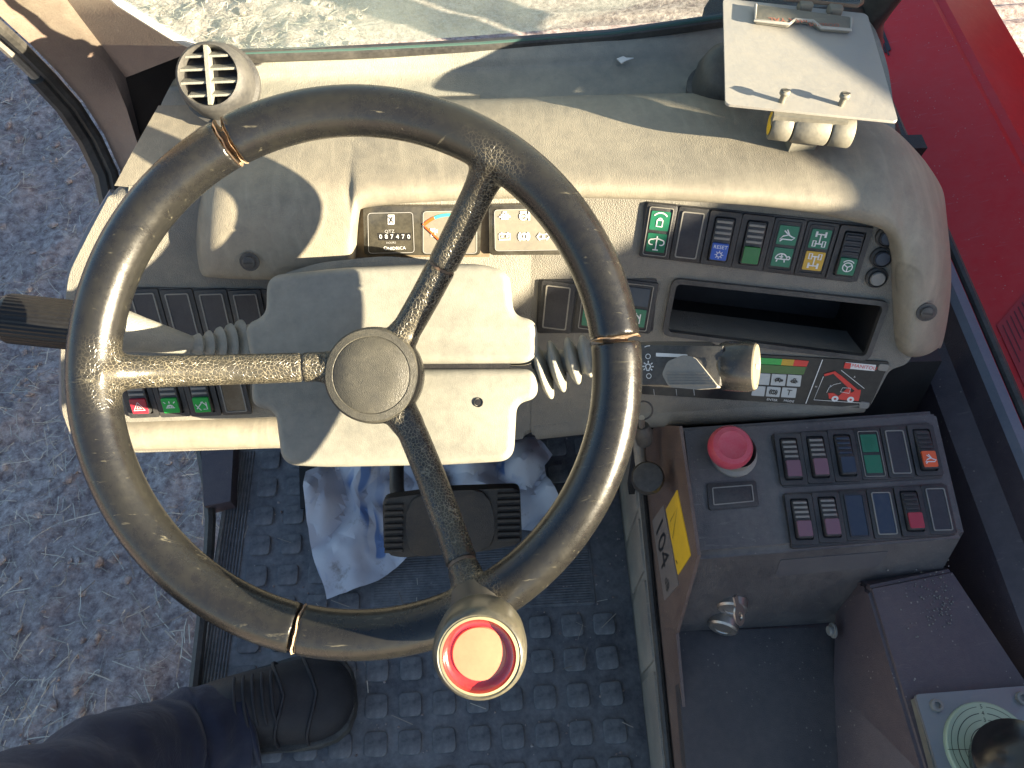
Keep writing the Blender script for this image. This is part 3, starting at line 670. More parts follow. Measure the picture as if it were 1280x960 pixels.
prof = [(0, .02, .05), (.03, .034, .075), (.12, .040, .092), (.3, .043, .098), (.45, .046, .088), (.6, .050, .074), (.74, .052, .060), (.86, .048, .050), (.94, .038, .042), (.985, .022, .033), (1.0, .008, .025)]
bm = BM(); rows = []
for s, hw, hh in prof:
    c = heel+ax*Ls*s; row = []
    for k in range(17):
        u = pi*k/16; cx = cos(u); sx = sin(u); xx = (abs(cx)**.75)*(1 if cx > 0 else -1)
        row.append(bm.verts.new(c+sd*hw*xx+V((0, 0, .024+(hh-.012)*sx**.8))))
    rows.append(row)
for A, B in zip(rows, rows[1:]):
    for k in range(16): bm.faces.new((A[k], A[k+1], B[k+1], B[k]))
shoe = obj('shoe', bm, 'shoe', per, ang=180, sub=1)
bm = BM(); ol = [(heel+ax*Ls*s, hw+.006) for s, hw, hh in prof]
loop = [c+sd*h for c, h in ol]+[c-sd*h for c, h in reversed(ol)]
SF = Fr(V((0, 0, 0)), (1, 0, 0), (0, 0, 1)); prism(bm, [(p.x, p.y) for p in loop], .0103, .030, .004); obj('shoe_sole', bm, 'sole', shoe)
def on_shoe(s, a, lift=.002):
    i = max(k for k in range(len(prof)) if prof[k][0] <= s); j = min(i+1, len(prof)-1); t = (s-prof[i][0])/max(1e-6, prof[j][0]-prof[i][0])
    hw = prof[i][1]*(1-t)+prof[j][1]*t; hh = prof[i][2]*(1-t)+prof[j][2]*t; u = a
    cx = cos(u); return heel+ax*Ls*s+sd*(hw+lift)*(abs(cx)**.75)*(1 if cx > 0 else -1)+V((0, 0, .024+(hh-.012+lift)*sin(u)**.8))
for s, nm in ((.80, 'toe_seam'), (.62, 'side_seam')):
    bm = BM(); tube(bm, [on_shoe(s-.10*abs(cos(u)), u) for u in [pi*(k+.5)/13 for k in range(13)]], .0022, 6); obj(nm, bm, 'shoe', shoe)
for k in range(5):
    s = .36+.05*k; bm = BM(); tube(bm, [on_shoe(s+.012*sin(u*2), u, .003) for u in [pi*(.33+.34*q/8) for q in range(9)]], .0018, 6); obj('lace', bm, flat('grey_lace', (.028, .028, .032), .8) if k == 0 else bpy.data.materials['grey_lace'], shoe)

# ================================================================== dashboard
dash = thing('dashboard', 'dusty beige and grey dashboard with gauges and rows of rocker switches', 'dashboard', (0, .45, .40))
dash_r0 = [(224, 90), (290, 67), (440, 61), (600, 53), (760, 41), (905, 21), (1000, 12), (1086, 4)]
dash_r1 = [(214, 104), (290, 88), (440, 83), (600, 78), (760, 68), (905, 58), (1000, 55), (1106, 70)]
dash_r1b = [(212, 110), (290, 96), (440, 92), (600, 88), (760, 79), (905, 71), (1000, 70), (1112, 90)]
dash_r2 = [(198, 134), (290, 130), (440, 124), (600, 119), (760, 113), (905, 109), (1000, 113), (1120, 160)]
dash_r3 = [(x, y+22) for x, y in dash_r2]
bm = BM(); loft(bm, [[onz(x, y, z) for x, y in r] for r, z in ((dash_r0, .612), (dash_r1, .603), (dash_r1b, .592), (dash_r2, .590), (dash_r3, .586))])
obj('rear_deck', bm, 'deck', dash, ang=180, sub=2)
def fl_at(x, y, n=0.): return FL.P(*FL.px(x, y, n), n)
# left shoulder: from the rear deck down to the crease with the fascia
r3 = [(143, 232), (200, 238), (290, 240), (440, 240), (600, 240)]
bm = BM(); loft(bm, [[onz(x, y, .590) for x, y in ((198, 132), (240, 131), (290, 129), (440, 123), (600, 118))], [onz(x, y, .597) for x, y in ((168, 185), (222, 186), (290, 186), (440, 184), (600, 182))], [fl_at(x, y, .001) for x, y in r3]])
obj('shoulder_panel', bm, 'hood', dash, ang=180)
# left fascia
fl = FL.pxs([(143, 232), (112, 290), (86, 342), (76, 430), (77, 515), (92, 552), (165, 566), (345, 560), (480, 560), (668, 548), (668, 232)])
bm = BM(); prism(bm, round_poly(fl, .012), -.055, 0, .010, 4); obj('left_fascia', bm, 'fascia', dash, FL)
edge = FL.pxs([(136, 246), (108, 292), (84, 342), (73, 430), (73, 515), (86, 548)])
bm = BM(); tube(bm, [(a, b, -.012) for a, b in edge], .0045, 8); obj('side_trim', bm, 'sill', dash, FL)
bm = BM(); tube(bm, [(*FL.px(x, y, 0), -.004) for x, y in ((118, 540), (170, 545), (345, 540), (470, 540))], [.014, .017, .018, .018], 14); obj('bottom_roll', bm, 'hood', dash, FL)
# right fascia with the opening of the storage tray
def prism_holes(bm, outer, holes, z0, z1):
    loops = [outer]+holes; E_ = []
    for lp in loops:
        vs = [bm.verts.new((x, y, z1)) for x, y in lp]; E_ += [bm.edges.new((vs[i], vs[(i+1) % len(vs)])) for i in range(len(vs))]
    bmesh.ops.triangle_fill(bm, use_beauty=True, edges=E_)
    bd = [e for e in bm.edges if e.is_boundary]
    r = bmesh.ops.extrude_edge_only(bm, edges=bd)
    for v_ in r['geom']:
        if isinstance(v_, bmesh.types.BMVert): v_.co.z = z0
tray = FR.pxs([(845, 352), (1104, 380), (1081, 444), (833, 413)])
outer = FR.pxs([(664, 232), (820, 236), (960, 245), (1110, 270), (1150, 300), (1160, 400), (1135, 455), (1112, 462), (1086, 511), (1000, 519), (880, 527), (805, 530), (664, 545)])
bm = BM(); prism_holes(bm, round_poly(outer, .006), [round_poly(tray, .006)], -.05, 0); obj('right_fascia', bm, 'fascia', dash, FR)
bm = BM(); tube(bm, [(*FR.px(x, y), -.013) for x, y in ((668, 540), (805, 525), (900, 520), (1000, 513), (1082, 505))], .015, 12); obj('bottom_roll', bm, 'fascia', dash, FR)
bm = BM(); tl = round_poly(tray, .006); n_ = len(tl)
cx = sum(p[0] for p in tl)/n_; cy = sum(p[1] for p in tl)/n_
A = [bm.verts.new((x, y, 0)) for x, y in tl]; B = [bm.verts.new((cx+(x-cx)*.94, cy+(y-cy)*.9-.006, -.085)) for x, y in tl]
for i in range(n_): bm.faces.new((A[i], A[(i+1) % n_], B[(i+1) % n_], B[i]))
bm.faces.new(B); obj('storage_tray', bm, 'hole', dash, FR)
def scale_poly(p, k, d=None):
    cx = sum(a for a, b in p)/len(p); cy = sum(b for a, b in p)/len(p)
    out = []
    for a, b in p:
        q = V((a-cx, b-cy, 0)); out.append((cx+q.x+(d or 0)*(1 if q.x > 0 else -1), cy+q.y+(d or 0)*(1 if q.y > 0 else -1)))
    return out
bm = BM(); ring(bm, round_poly(scale_poly(tray, 1, .004), .008), round_poly(scale_poly(tray, 1, -.0005), .005), -.002, .004); obj('tray_rim', bm, 'blackd', dash, FR)
# padded hood over the gauges
cols = [   # back, crest, lip front, lower front, bottom: pixel x, y and height / offset from the fascia
 ((278, 196, .590), (250, 242, .592), (244, 285, -.006), (243, 318, -.008), (250, 346, -.008)),
 ((284, 186, .597), (254, 236, .606), (249, 268, .016), (248, 315, .016), (253, 351, .010)),
 ((300, 166, .600), (268, 226, .614), (264, 256, .032), (262, 312, .034), (264, 356, .026)),
 ((330, 142, .600), (318, 212, .618), (316, 250, .036), (316, 310, .036), (316, 359, .027)), ((380, 127, .600), (373, 200, .62), (371, 245, .036), (372, 308, .036), (374, 359, .027)),
 ((432, 121.5, .600), (430, 192, .62), (429, 237, .036), (431, 304, .036), (431, 358, .026)), ((440, 121, .600), (438, 192, .62), (437, 238, .036), (438, 304, .035), (440, 354, .022)), ((443, 121, .600), (441, 192, .62), (440, 237, .036), (441, 270, .035), (442, 300, .026)), ((447, 121, .600), (445, 192, .62), (444, 236, .036), (445, 256, .034), (446, 268, .026)), ((454, 121, .600), (452, 191, .62), (451, 235, .036), (451, 249, .034), (451, 262, .027)),
 ((600, 117, .600), (600, 186, .62), (600, 228, .036), (600, 242, .034), (600, 252, .027)), ((745, 112, .600), (745, 186, .62), (745, 228, .036), (745, 241, .034), (745, 250, .027)),
 ((905, 108, .600), (900, 188, .624), (898, 233, .036), (897, 247, .034), (897, 257, .027)), ((1000, 113, .602), (990, 194, .630), (983, 240, .036), (981, 254, .034), (980, 264, .027)), ((1062, 127, .604), (1056, 203, .634), (1048, 248, .036), (1044, 263, .034), (1041, 275, .027)),
 ((1090, 140, .604), (1092, 208, .633), (1088, 254, .036), (1086, 272, .034), (1083, 285, .027)), ((1104, 148, .604), (1108, 212, .632), (1107, 259, .035), (1108, 278, .033), (1106, 290, .026)), ((1112, 152, .603), (1117, 215, .630), (1121, 266, .034), (1127, 296, .030), (1124, 306, .020)), ((1120, 158, .602), (1125, 219, .628), (1130, 275, .033), (1135, 350, .026), (1121, 436, .012)),
 ((1130, 168, .600), (1137, 228, .624), (1141, 286, .033), (1143, 362, .030), (1133, 453, .022)), ((1150, 190, .588), (1158, 244, .612), (1160, 300, .032), (1158, 370, .029), (1146, 459, .020)),
 ((1163, 212, .574), (1174, 258, .594), (1178, 308, .024), (1177, 374, .020), (1166, 450, .010)), ((1168, 222, .560), (1182, 270, .575), (1189, 322, .004), (1188, 378, -.002), (1176, 438, -.008)), ((1169, 224, .53), (1183, 272, .54), (1190, 324, -.03), (1189, 380, -.03), (1177, 440, -.03))]
rows = [[] for _ in range(8)]
for b_, c_, f_, g_, t_ in cols:
    f = FL if c_[0] < 700 else FR
    q4 = [f.P(*f.px(*k), k[2]) for k in (f_, g_, t_)]; pt = f.P(*f.px(t_[0], t_[1], t_[2]), min(-.006, t_[2]-.01))
    pback = onz(*b_); pc = onz(*c_); pm = pback.lerp(pc, .45)+V((0, 0, .009))
    for r_, p in zip(rows, (pback+V((0, .004, -.02)), pback, pm, pc, *q4, pt)): r_.append(p)
bm = BM(); loft(bm, rows); obj('padded_hood', bm, 'hood', dash, ang=180, sub=3)
for f, x, y, n in ((FL, 312, 327, .0355), (FR, 1158, 390, .027)):
    a, b = f.px(x, y, n); bolt(Fr(f.P(0, 0, n), f.x, f.n), dash, a, b, .0055, .004, 'blackd', 'pod_screw')
# bolts on the rear deck
DF = Fr(V((0, 0, .606)), (1, 0, 0), (0, 0, 1))
for x, y in ((322, 76), (585, 59), (845, 41)):
    p = onz(x, y, .606); bolt(DF, dash, p.x, p.y, .0048, .006, 'blackd', 'deck_bolt', False)
tag_p = [onz(x, y, .6005) for x, y in ((771, 73), (779, 70), (783, 72), (792, 72), (781, 76), (777, 79))]
bm = BM(); poly3(bm, tag_p, (0, 0, -.001)); obj('paint_chip', bm, 'white', dash)
# gauges
bm = BM(); prism(bm, FL.pxs([(438, 256), (614, 256), (612, 321), (438, 321)]), -.004, .0008); obj('gauge_recess', bm, 'brown', dash, FL)
bm = BM(); prism(bm, round_poly(FL.pxs([(454, 258), (603, 258), (600, 319), (455, 319)], .006), .003), 0, .006, .001); hm = obj('gauge_block', bm, 'gauge', dash, FL)
F6 = Fr(FL.P(0, 0, .006), FL.x, FL.n)
def ringpx(name, pts, wd, mat, par, fr, r=.003, z=.0003):
    p = round_poly(fr.pxs(pts), r); bm = BM(); ribbon(bm, p+[p[0]], wd, z); return obj(name, bm, mat, par, fr)
def platepx(name, pts, mat, par, fr, r=.003, z0=0, z1=.0006):
    bm = BM(); prism(bm, round_poly(fr.pxs(pts), r) if r else fr.pxs(pts), z0, z1); return obj(name, bm, mat, par, fr)
platepx('hour_meter_face', [(460, 266), (516, 265), (518, 315), (461, 316)], 'gauge', hm, F6)
ringpx('face_outline', [(460, 266), (516, 265), (518, 315), (461, 316)], .0004, 'greyprint', hm, F6, z=.001)
platepx('hourglass_tile', [(485, 268), (493, 268), (493, 280), (485, 280)], 'white', hm, F6, .0004, 0, .0012)
icon(F6, hm, 'hourglass', *F6.px(489, 274), .0036, .0014, 'print_black', .14)
a = F6.px(487, 289); text_obj('lettering', 'QTZ', F6, *a, .0042, 'greyprint', hm, .001)
for k, ch in enumerate('087470'):
    a = F6.px(476+7.0*k, 295.5); bm = BM(); prism(bm, rr(a[0], a[1], .0042, .0066, .0004, 1), .0004, .0009); obj('counter_digit_wheel', bm, 'print_black', hm, F6)
    text_obj('digit', ch, F6, a[0], a[1], .0056, 'white', hm, .0012)
a = F6.px(489, 303); text_obj('lettering', 'HOURS', F6, *a, .0026, 'greyprint', hm, .001)
a = F6.px(494, 310); text_obj('lettering', 'UNIDRICA', F6, *a, .0040, 'white', hm, .001)
icon(F6, hm, 'circle', *F6.px(482, 309.5), .002, .001)
platepx('fuel_gauge_face', [(529, 264), (596, 263), (596, 316), (529, 316)], 'gauge_grey', hm, F6)
ringpx('face_outline', [(529, 264), (596, 263), (596, 316), (529, 316)], .0004, 'greyprint', hm, F6, z=.001)
c = F6.px(563, 312); R0 = F6.px(563, 268)[1]-c[1]
for a0, a1, col in ((60, 112, 'green'), (112, 133, 'orange')):
    bm = BM(); ribbon(bm, arc(c[0], c[1], R0, a0, a1, 10), .0026, .001); obj('fuel_band', bm, surf('turquoise_band', (.05, .40, .36), .4) if col == 'green' else 'orange', hm, F6)
bm = BM(); d = V((cos(radians(132)), sin(radians(132)), 0)); ribbon(bm, [(c[0], c[1]), (c[0]+d.x*R0*.95, c[1]+d.y*R0*.95)], .0016, .0018); obj('gauge_needle', bm, 'orange', hm, F6)
icon(F6, hm, 'pump', *F6.px(542, 290), .0045, .001)
bm = BM(); prism(bm, round_poly(FL.pxs([(611, 257), (750, 254), (752, 318), (612, 319)], .006), .003), 0, .006, .001); wp = obj('warning_light_panel', bm, 'gauge', dash, FL)
platepx('panel_face', [(618, 262), (744, 259), (745, 311), (619, 313)], 'gauge_grey', wp, F6)
ringpx('face_outline', [(618, 262), (744, 259), (745, 311), (619, 313)], .0004, 'greyprint', wp, F6, z=.001)
for k, (ic, x, y) in enumerate((('engine', 631, 269), ('filter', 655, 269), ('lamp', 679, 269), ('hourglass', 703, 268), ('beacon', 727, 268), ('battery', 631, 295), ('brake', 655, 295), ('arrows', 679, 295), ('wiper', 703, 294), ('triangle', 727, 294))):
    icon(F6, wp, ic, *F6.px(x, y), .0056, .0012, 'white', .11)
# upper right switch bank: seven positions
def bank(f, q, n):
    P_ = [V((*f.px(*p), 0)) for p in q]; out = []
    for k in range(n):
        t = (k+.5)/n; a = P_[0].lerp(P_[1], t); b = P_[3].lerp(P_[2], t); out.append(((a.x+b.x)/2, (a.y+b.y)/2))
    return out, ((P_[1]-P_[0]).length+(P_[2]-P_[3]).length)/2/n, ((P_[3]-P_[0]).length+(P_[2]-P_[1]).length)/2
q = [(805, 251), (1093, 281), (1068, 353), (801, 320)]
bezel(FR, dash, FR.pxs(q)); cs, w_, h_ = bank(FR, q, 7); h_ *= .97
lamps(FR, dash, *cs[0], w_, h_, 'green', 'green', 'lock', 'scales')
blank(FR, dash, *cs[1], w_, h_)
rocker(FR, dash, *cs[2], w_, h_, 'blue', 'gear', 'RESET')
rocker(FR, dash, *cs[3], w_, h_, 'plain_green', ribmat='edge')
lamps(FR, dash, *cs[4], w_, h_, 'green', 'green', 'hare', 'turtle', edge='black')
lamps(FR, dash, *cs[5], w_, h_, 'green', 'yellow', 'axle_a', 'axle_b', edge='black')
rocker(FR, dash, *cs[6], w_, h_, 'green', 'wheel', ribmat='blank')
for x, y in ((1108, 295), (1101, 321), (1095, 346)):
    a = FR.px(x, y); bm = BM(); lathe(bm, [(.0092, 0), (.0092, .003), (.0078, .0045), (.0072, .0030), (.0066, .0030), (.0064, .0052), (.004, .006), (0, .006)], 28, a); obj('round_push_button', bm, 'blackd', dash, FR)
    bm = BM(); lathe(bm, [(.0062, .0056), (.0056, .0066), (0, .0068)], 24, a); obj('button_cap', bm, 'darkblue' if y < 330 else 'edge', dash, FR)
# lower bank half hidden by the wheel
q = [(673, 349), (822, 348), (816, 415), (670, 416)]
bezel(FR, dash, FR.pxs(q)); cs, w_, h_ = bank(FR, q, 3); h_ *= .96
blank(FR, dash, *cs[0], w_*.9, h_)
lamps(FR, dash, *cs[1], w_, h_, 'plain_green', 'green', None, 'lamp')
lamps(FR, dash, *cs[2], w_, h_, 'darkblue', 'green', None, 'wiper')
# left banks
q = [(124, 358), (335, 361), (332, 424), (122, 424)]
bezel(FL, dash, FL.pxs(q), mat='blackd'); cs, w_, h_ = bank(FL, q, 5)
for c in cs: blank(FL, dash, *c, w_, h_*.97)
q = [(155, 458), (312, 456), (312, 513), (158, 518)]
bezel(FL, dash, FL.pxs(q), mat='blackd', z1=.004); cs, w_, h_ = bank(FL, q, 4)
F4 = Fr(FL.P(0, 0, .004), FL.x, FL.n)
rocker(F4, dash, *cs[0], w_, h_, 'red', 'triangle'); rocker(F4, dash, *cs[1], w_, h_, 'bright_green', 'beacon'); rocker(F4, dash, *cs[2], w_, h_, 'bright_green', 'wiper'); blank(F4, dash, *cs[3], w_, h_, 'brown')
# load display
q = [(800, 435), (1112, 452), (1086, 510), (800, 492)]
bm = BM(); prism(bm, round_poly(FR.pxs(q, .001), .003), 0, .0018, .0004, 1); dsp = obj('load_display', bm, 'print_black', dash, FR)
FD = Fr(FR.P(0, 0, .0018), FR.x, FR.n)
platepx('screen_bar', [(880, 443), (978, 448.5), (976, 456), (879, 451)], 'bright_green', dsp, FD, 0); platepx('screen_bar', [(978, 448.5), (993, 449.5), (991, 457), (976, 456)], 'yellow', dsp, FD, 0); platepx('screen_bar', [(993, 449.5), (1011, 451), (1008, 458), (991, 457)], 'print_red', dsp, FD, 0)
platepx('screen', [(879, 451.5), (1008, 458.5), (1004, 468), (876, 462)], 'screen_green', dsp, FD, 0)
cells = [[(945, 466, 963, 480, None), (965, 467, 983, 481, 'turtle'), (985, 468, 1002, 482, 'engine')], [(941, 482, 957, 494, None), (959, 483, 976, 495, 'brake'), (978, 484, 996, 496, 'T')]]
for row in cells:
    for x0, y0, x1, y1, ic in row:
        platepx('screen_cell', [(x0, y0), (x1, y0+1), (x1-2, y1+1), (x0-2, y1)], 'screen', dsp, FD, .0006)
        a = FD.px((x0+x1)/2-1, (y0+y1)/2+.5)
        if ic == 'T': text_obj('lettering', 'T', FD, *a, .0085, 'print_black', dsp, .001)
        elif ic: icon(FD, dsp, ic, *a, .0040, .001, 'print_black', .12)
a = FD.px(965, 499.5); text_obj('lettering', 'ENTER', FD, *a, .0034, 'white', dsp, .0006); a = FD.px(986, 501); text_obj('lettering', 'MODE', FD, *a, .0034, 'white', dsp, .0006)
for x in (818, 846, 868):
    bm = BM(); ribbon(bm, FD.pxs([(x, 494), (x-1, 486)]), .0006, .0004); obj('tick_line', bm, 'greyprint', dsp, FD)
bm = BM(); ribbon(bm, FD.pxs([(1028, 449), (1007, 504)]), .0008, .0006); obj('divider_line', bm, 'white', dsp, FD)
platepx('red_machine_drawing', [(1035, 491), (1042, 491), (1048, 495), (1058, 486), (1062, 485), (1064, 491), (1070, 487), (1076, 487), (1075, 493), (1073, 501), (1036, 498)], 'print_red', dsp, FD, 0)
bm = BM(); ribbon(bm, FD.pxs([(1030, 468.5), (1043, 465), (1051, 471), (1072, 489)]), .0026, .0006); ribbon(bm, FD.pxs([(1043, 466), (1062, 484)]), .0022, .0007); obj('red_boom_drawing', bm, 'print_red', dsp, FD)
bm = BM()
for l in ([(1029, 470), (1017, 499), (1075, 503)], [(1051, 462), (1080, 485)], [(1050, 489), (1053, 484), (1063, 484.5), (1061, 491), (1050, 489)]): ribbon(bm, FD.pxs(l), .0005, .0009)
ribbon(bm, FD.pxs([(1033, 490), (1036, 484), (1042, 480), (1051, 478)]), .0004, .0009); obj('dimension_lines', bm, 'white', dsp, FD)
for x in (1043.5, 1063):
    a = FD.px(x, 498 if x < 1050 else 499); bm = BM(); lathe(bm, [(.0031, .0002), (.0031, .0009), (.0012, .0009)], 18, a); obj('drawn_tyre', bm, 'white', dsp, FD)
platepx('maker_plate', [(1057, 452.5), (1095, 456), (1093, 463.5), (1055, 460)], 'white', dsp, FD, .0006)
a = FD.px(1080, 458.4); text_obj('lettering', 'MANITOU', FD, a[0], a[1], .0052, 'print_red', dsp, .0009, rot=-.02, wid=.95)
platepx('maker_emblem', [(1056, 453), (1064, 453.6), (1062.5, 460.4), (1054.5, 459.8)], 'print_red', dsp, FD, .0006, 0, .0009)
for x, y in ((1104, 459), (1080, 506)):
    bm = BM(); prism(bm, rr(*FD.px(x, y), .009, .007, .002), 0, .0012, .0004, 1); o = obj('corner_clip', bm, 'edge', dsp, FD); bolt(Fr(FD.P(0, 0, .001), FD.x, FD.n), o, *FD.px(x, y), .0014, .001, 'blackd', 'screw', False) if False else None
for f, ch, x, y in ((FD, 'R', 1068, 471), (FD, 'H', 1020, 483), (FD, 'A', 1038, 482)):
    text_obj('lettering', ch, f, *f.px(x, y), .0026, 'white', dsp, .0006)

# ================================================================== air vents
def vent(label, c, axis, r, h, louvres=True, xdir=(1, 0, 0), mat='blackd', group=None):
    f = Fr(c, xdir, axis); t = thing('air_vent', label, 'air vent', c)
    bm = BM(); lathe(bm, [(r*1.32, -h), (r*1.34, -h*.82), (r*1.22, -h*.78), (r*1.18, -h*.3), (r*1.05, 0), (r*.97, .001), (r*.93, -.001), (r*.92, -h*.5), (0, -h*.55)] if louvres else [(r*1.3, -h), (r*1.32, -h*.8), (r*1.16, -h*.76), (r*1.12, -h*.2), (r*.9, h*.25), (r*.5, h*.5), (0, h*.55)], 40)
    obj('vent_housing', bm, mat, t, f, ang=50)
    if louvres:
        bm = BM(); lathe(bm, [(r*.93, -.010), (0, -.0101)], 32); obj('vent_throat', bm, 'print_black', t, f)
        for k in range(4):
            y = r*(-.62+.41*k); hw = sqrt(max(0, (r*.93)**2-y*y)); bm = BM()
            v = [bm.verts.new(p) for p in ((-hw, y-.0012, -.001), (hw, y-.0012, -.001), (hw, y+.0045, -.009), (-hw, y+.0045, -.009), (-hw, y+.0004, .0), (hw, y+.0004, .0), (hw, y+.006, -.009), (-hw, y+.006, -.009))]
            for q in ((0, 1, 2, 3), (7, 6, 5, 4), (0, 4, 5, 1), (2, 6, 7, 3), (0, 3, 7, 4), (1, 5, 6, 2)): bm.faces.new([v[i] for i in q])
            obj('louvre', bm, 'deck', t, f)
        bm = BM(); box3(bm, (-.0016, -r*.93, -.009), (.0016, r*.93, .0012)); obj('centre_bar', bm, 'deck', t, f)
        for s in (-1, 1):
            bm = BM(); prism(bm, rr(s*.0045, -r*1.30, .005, .006, .001, 2), -h*1.0, -h*.72); obj('clip', bm, mat, t, f)
    return t
vent('round grey louvred air vent at the left end of the dashboard', W(260, 94, .655), V((-.02, -.60, .80)), .0262, .034, mat='blackd')
vent('black domed air vent half hidden behind the clipboard', onz(915, 84, .625), V((.0, -.05, 1)), .027, .03, False, mat='seal')

# ================================================================== steering column
col = thing('steering_column', 'beige two-piece steering column cover behind the wheel', 'steering column', W(490, 455, .70))
up_px = [(331, 343), (430, 333), (520, 329), (600, 328), (637, 338), (642, 393), (671, 400), (674, 454), (312, 456), (303, 405), (330, 393)]
lo_px = [(312, 462), (674, 460), (672, 498), (646, 505), (642, 577), (560, 582), (405, 585), (350, 582), (342, 514), (312, 508)]
def cover(name, pts, mat='cover'):
    bm = BM(); soft_prism(bm, round_poly(CF.pxs(pts), .013, 7), -.075, 0, .0072)
    return obj(name, bm, mat, col, CF, ang=50)
cu_ = cover('upper_cover', up_px); cl_ = cover('lower_cover', lo_px)
bm = BM(); prism(bm, rr(*CF.px(492, 458), .19, .03, .004), -.07, -.006); obj('gap_filler', bm, 'hole', col, CF)
a = CF.px(598, 503); bm = BM(); lathe(bm, [(.0040, .0004), (.0036, .0011), (.0030, -.001), (.0026, .0004), (0, .0004)], 20, a); obj('screw_hole', bm, 'print_black', cl_, CF)
Fb = Fr(CF.P(0, 0, -.03), CF.x, CF.n)
bm = BM(); prism(bm, round_poly(Fb.pxs([(340, 420), (344, 345), (400, 328), (480, 320), (545, 325), (575, 342), (600, 420)]), .01, 5), -.06, 0, .012, 4); obj('rear_shroud', bm, 'deck', col, Fb)
bm = BM(); tube(bm, [WF.P(*WF.px(470, 469, -.062), -.085), CF.P(*CF.px(492, 462), -.02)], .021, 24); obj('column_shaft', bm, 'blackd', col)
bm = BM(); tube(bm, [CF.P(0, -.02, -.07), V((-.09, .52, .10))], [.05, .035], 20); obj('column_tube', bm, 'hole', col)

# ================================================================== steering wheel
sw = thing('steering_wheel', 'worn black steering wheel with three cracked spokes and a spinner knob', 'steering wheel', WF.o)
RM, RT = .1735, .0166
def dirp(a, r=RM, z=0.): return V((r*cos(radians(a)), r*sin(radians(a)), z))
hubc = V((*WF.px(466, 469, -.056), -.066))
ends = {'left': dirp(180, RM-.001), 'up': dirp(57.2, RM-.001), 'down': dirp(-62.5, RM-.001)}
starts = {}
for k, px_ in (('left', (400, 458)), ('up', (507, 412)), ('down', (512, 535))):
    starts[k] = V((*WF.px(*px_, -.058), -.062))
def spoke_pts(k, t0, t1, n=14):
    a, b = starts[k], ends[k]; out = []; rad = []
    for i in range(n+1):
        t = t0+(t1-t0)*i/n; p = a.lerp(b, t); p.z = a.z*(1-(t**1.7)) + 0*t
        out.append(p); rad.append(.0112+.0065*max(0, (t-.80)/.2)**2)
    return out, rad
def remeshed(name, parts, vox, smooth, mat, cut=.145):
    bm = BM()
    for f in parts: f(bm)
    bmesh.ops.recalc_face_normals(bm, faces=bm.faces[:])
    me = bpy.data.meshes.new('tmp'); bm.to_mesh(me); bm.free(); o = bpy.data.objects.new('tmp', me); COL.objects.link(o)
    md = o.modifiers.new('r', 'REMESH'); md.mode = 'VOXEL'; md.voxel_size = vox
    sm = o.modifiers.new('s', 'SMOOTH'); sm.factor = .5; sm.iterations = smooth
    dg = bpy.context.evaluated_depsgraph_get(); me2 = bpy.data.meshes.new_from_object(o.evaluated_get(dg)); bpy.data.objects.remove(o)
    at = me2.attributes.new('spoke', 'FLOAT', 'POINT'); vals = []
    for v_ in me2.vertices:
        r = sqrt(v_.co.x**2+v_.co.y**2); ang = atan2(v_.co.y, v_.co.x)
        near = min(abs((ang-radians(x)+pi) % (2*pi)-pi) for x in (180, 57, -62.5))
        k = min(1, max(0, (cut+.012-r)/.02)) if r < cut+.012 else 0
        k = max(k, .75*max(0, 1-near/.16)*max(0, min(1, (RM+.004-r)/.012)))
        vals.append(k)
    at.data.foreach_set('value', vals)
    me2.transform(WF.M); me2.name = name
    me2.materials.clear(); me2.materials.append(M[mat])
    for p in me2.polygons: p.use_smooth = True
    return link(name, me2, sw)
def rim_arc(a0, a1):
    def f(bm):
        n = int(abs(a1-a0)/2.5); tube(bm, [dirp(a0+(a1-a0)*k/n) for k in range(n+1)], RT, 24, up=(0, 0, 1))
    return f
def spoke_piece(k, t0, t1):
    def f(bm): p, r = spoke_pts(k, t0, t1); tube(bm, p, r, 18, up=(0, 0, 1))
    return f
TS = {'left': .10, 'up': .40, 'down': .80}       # where each spoke cover has split
remeshed('rim_grip', [rim_arc(7.8, 117.4), spoke_piece('up', TS['up']+.010, 1)], .0014, 9, 'rubber')
remeshed('rim_grip', [rim_arc(-101.9, 6.6), spoke_piece('down', TS['down']+.014, 1)], .0014, 9, 'rubber')
remeshed('rim_grip', [rim_arc(119.4, 257.0), spoke_piece('left', TS['left']+.004, 1)], .0014, 9, 'rubber')
def hubf(bm): lathe_at(bm, hubc)
def lathe_at(bm, c):
    b2 = BM(); lathe(b2, [(0, -.022), (.030, -.022), (.036, -.012), (.0365, .004), (.033, .010), (0, .010)], 40); b2.transform(Matrix.Translation(c)); me = bpy.data.meshes.new('x'); b2.to_mesh(me); b2.free(); bm.from_mesh(me)
def to_hub(k):
    def f(bm): tube(bm, [hubc+V((0, 0, -.004)), starts[k]+V((0, 0, 0))], [.018, .0118], 18)
    return f
remeshed('spoke_hub', [hubf, to_hub('left'), to_hub('up'), to_hub('down'), spoke_piece('left', 0, TS['left']), spoke_piece('up', 0, TS['up']), spoke_piece('down', 0, TS['down'])], .0014, 8, 'rubber', .30)
HF = Fr(WF.P(*hubc[:]), WF.x, WF.n)
bm = BM(); lathe(bm, [(.0355, .006), (.0352, .013), (.0335, .0158), (.0285, .0166), (.0280, .0160), (.0272, .0166), (.015, .0176), (0, .0180)], 56); obj('hub_cap', bm, surf('worn_hub_cap', (.035, .034, .03), .42, (.14, .13, .095), .5, 26, .35, 900), sw, HF)
bm = BM(); tube(bm, [dirp(a) for a in range(0, 361, 4)], .0085, 10, cap=False); obj('rim_core', bm, 'core', sw, WF)
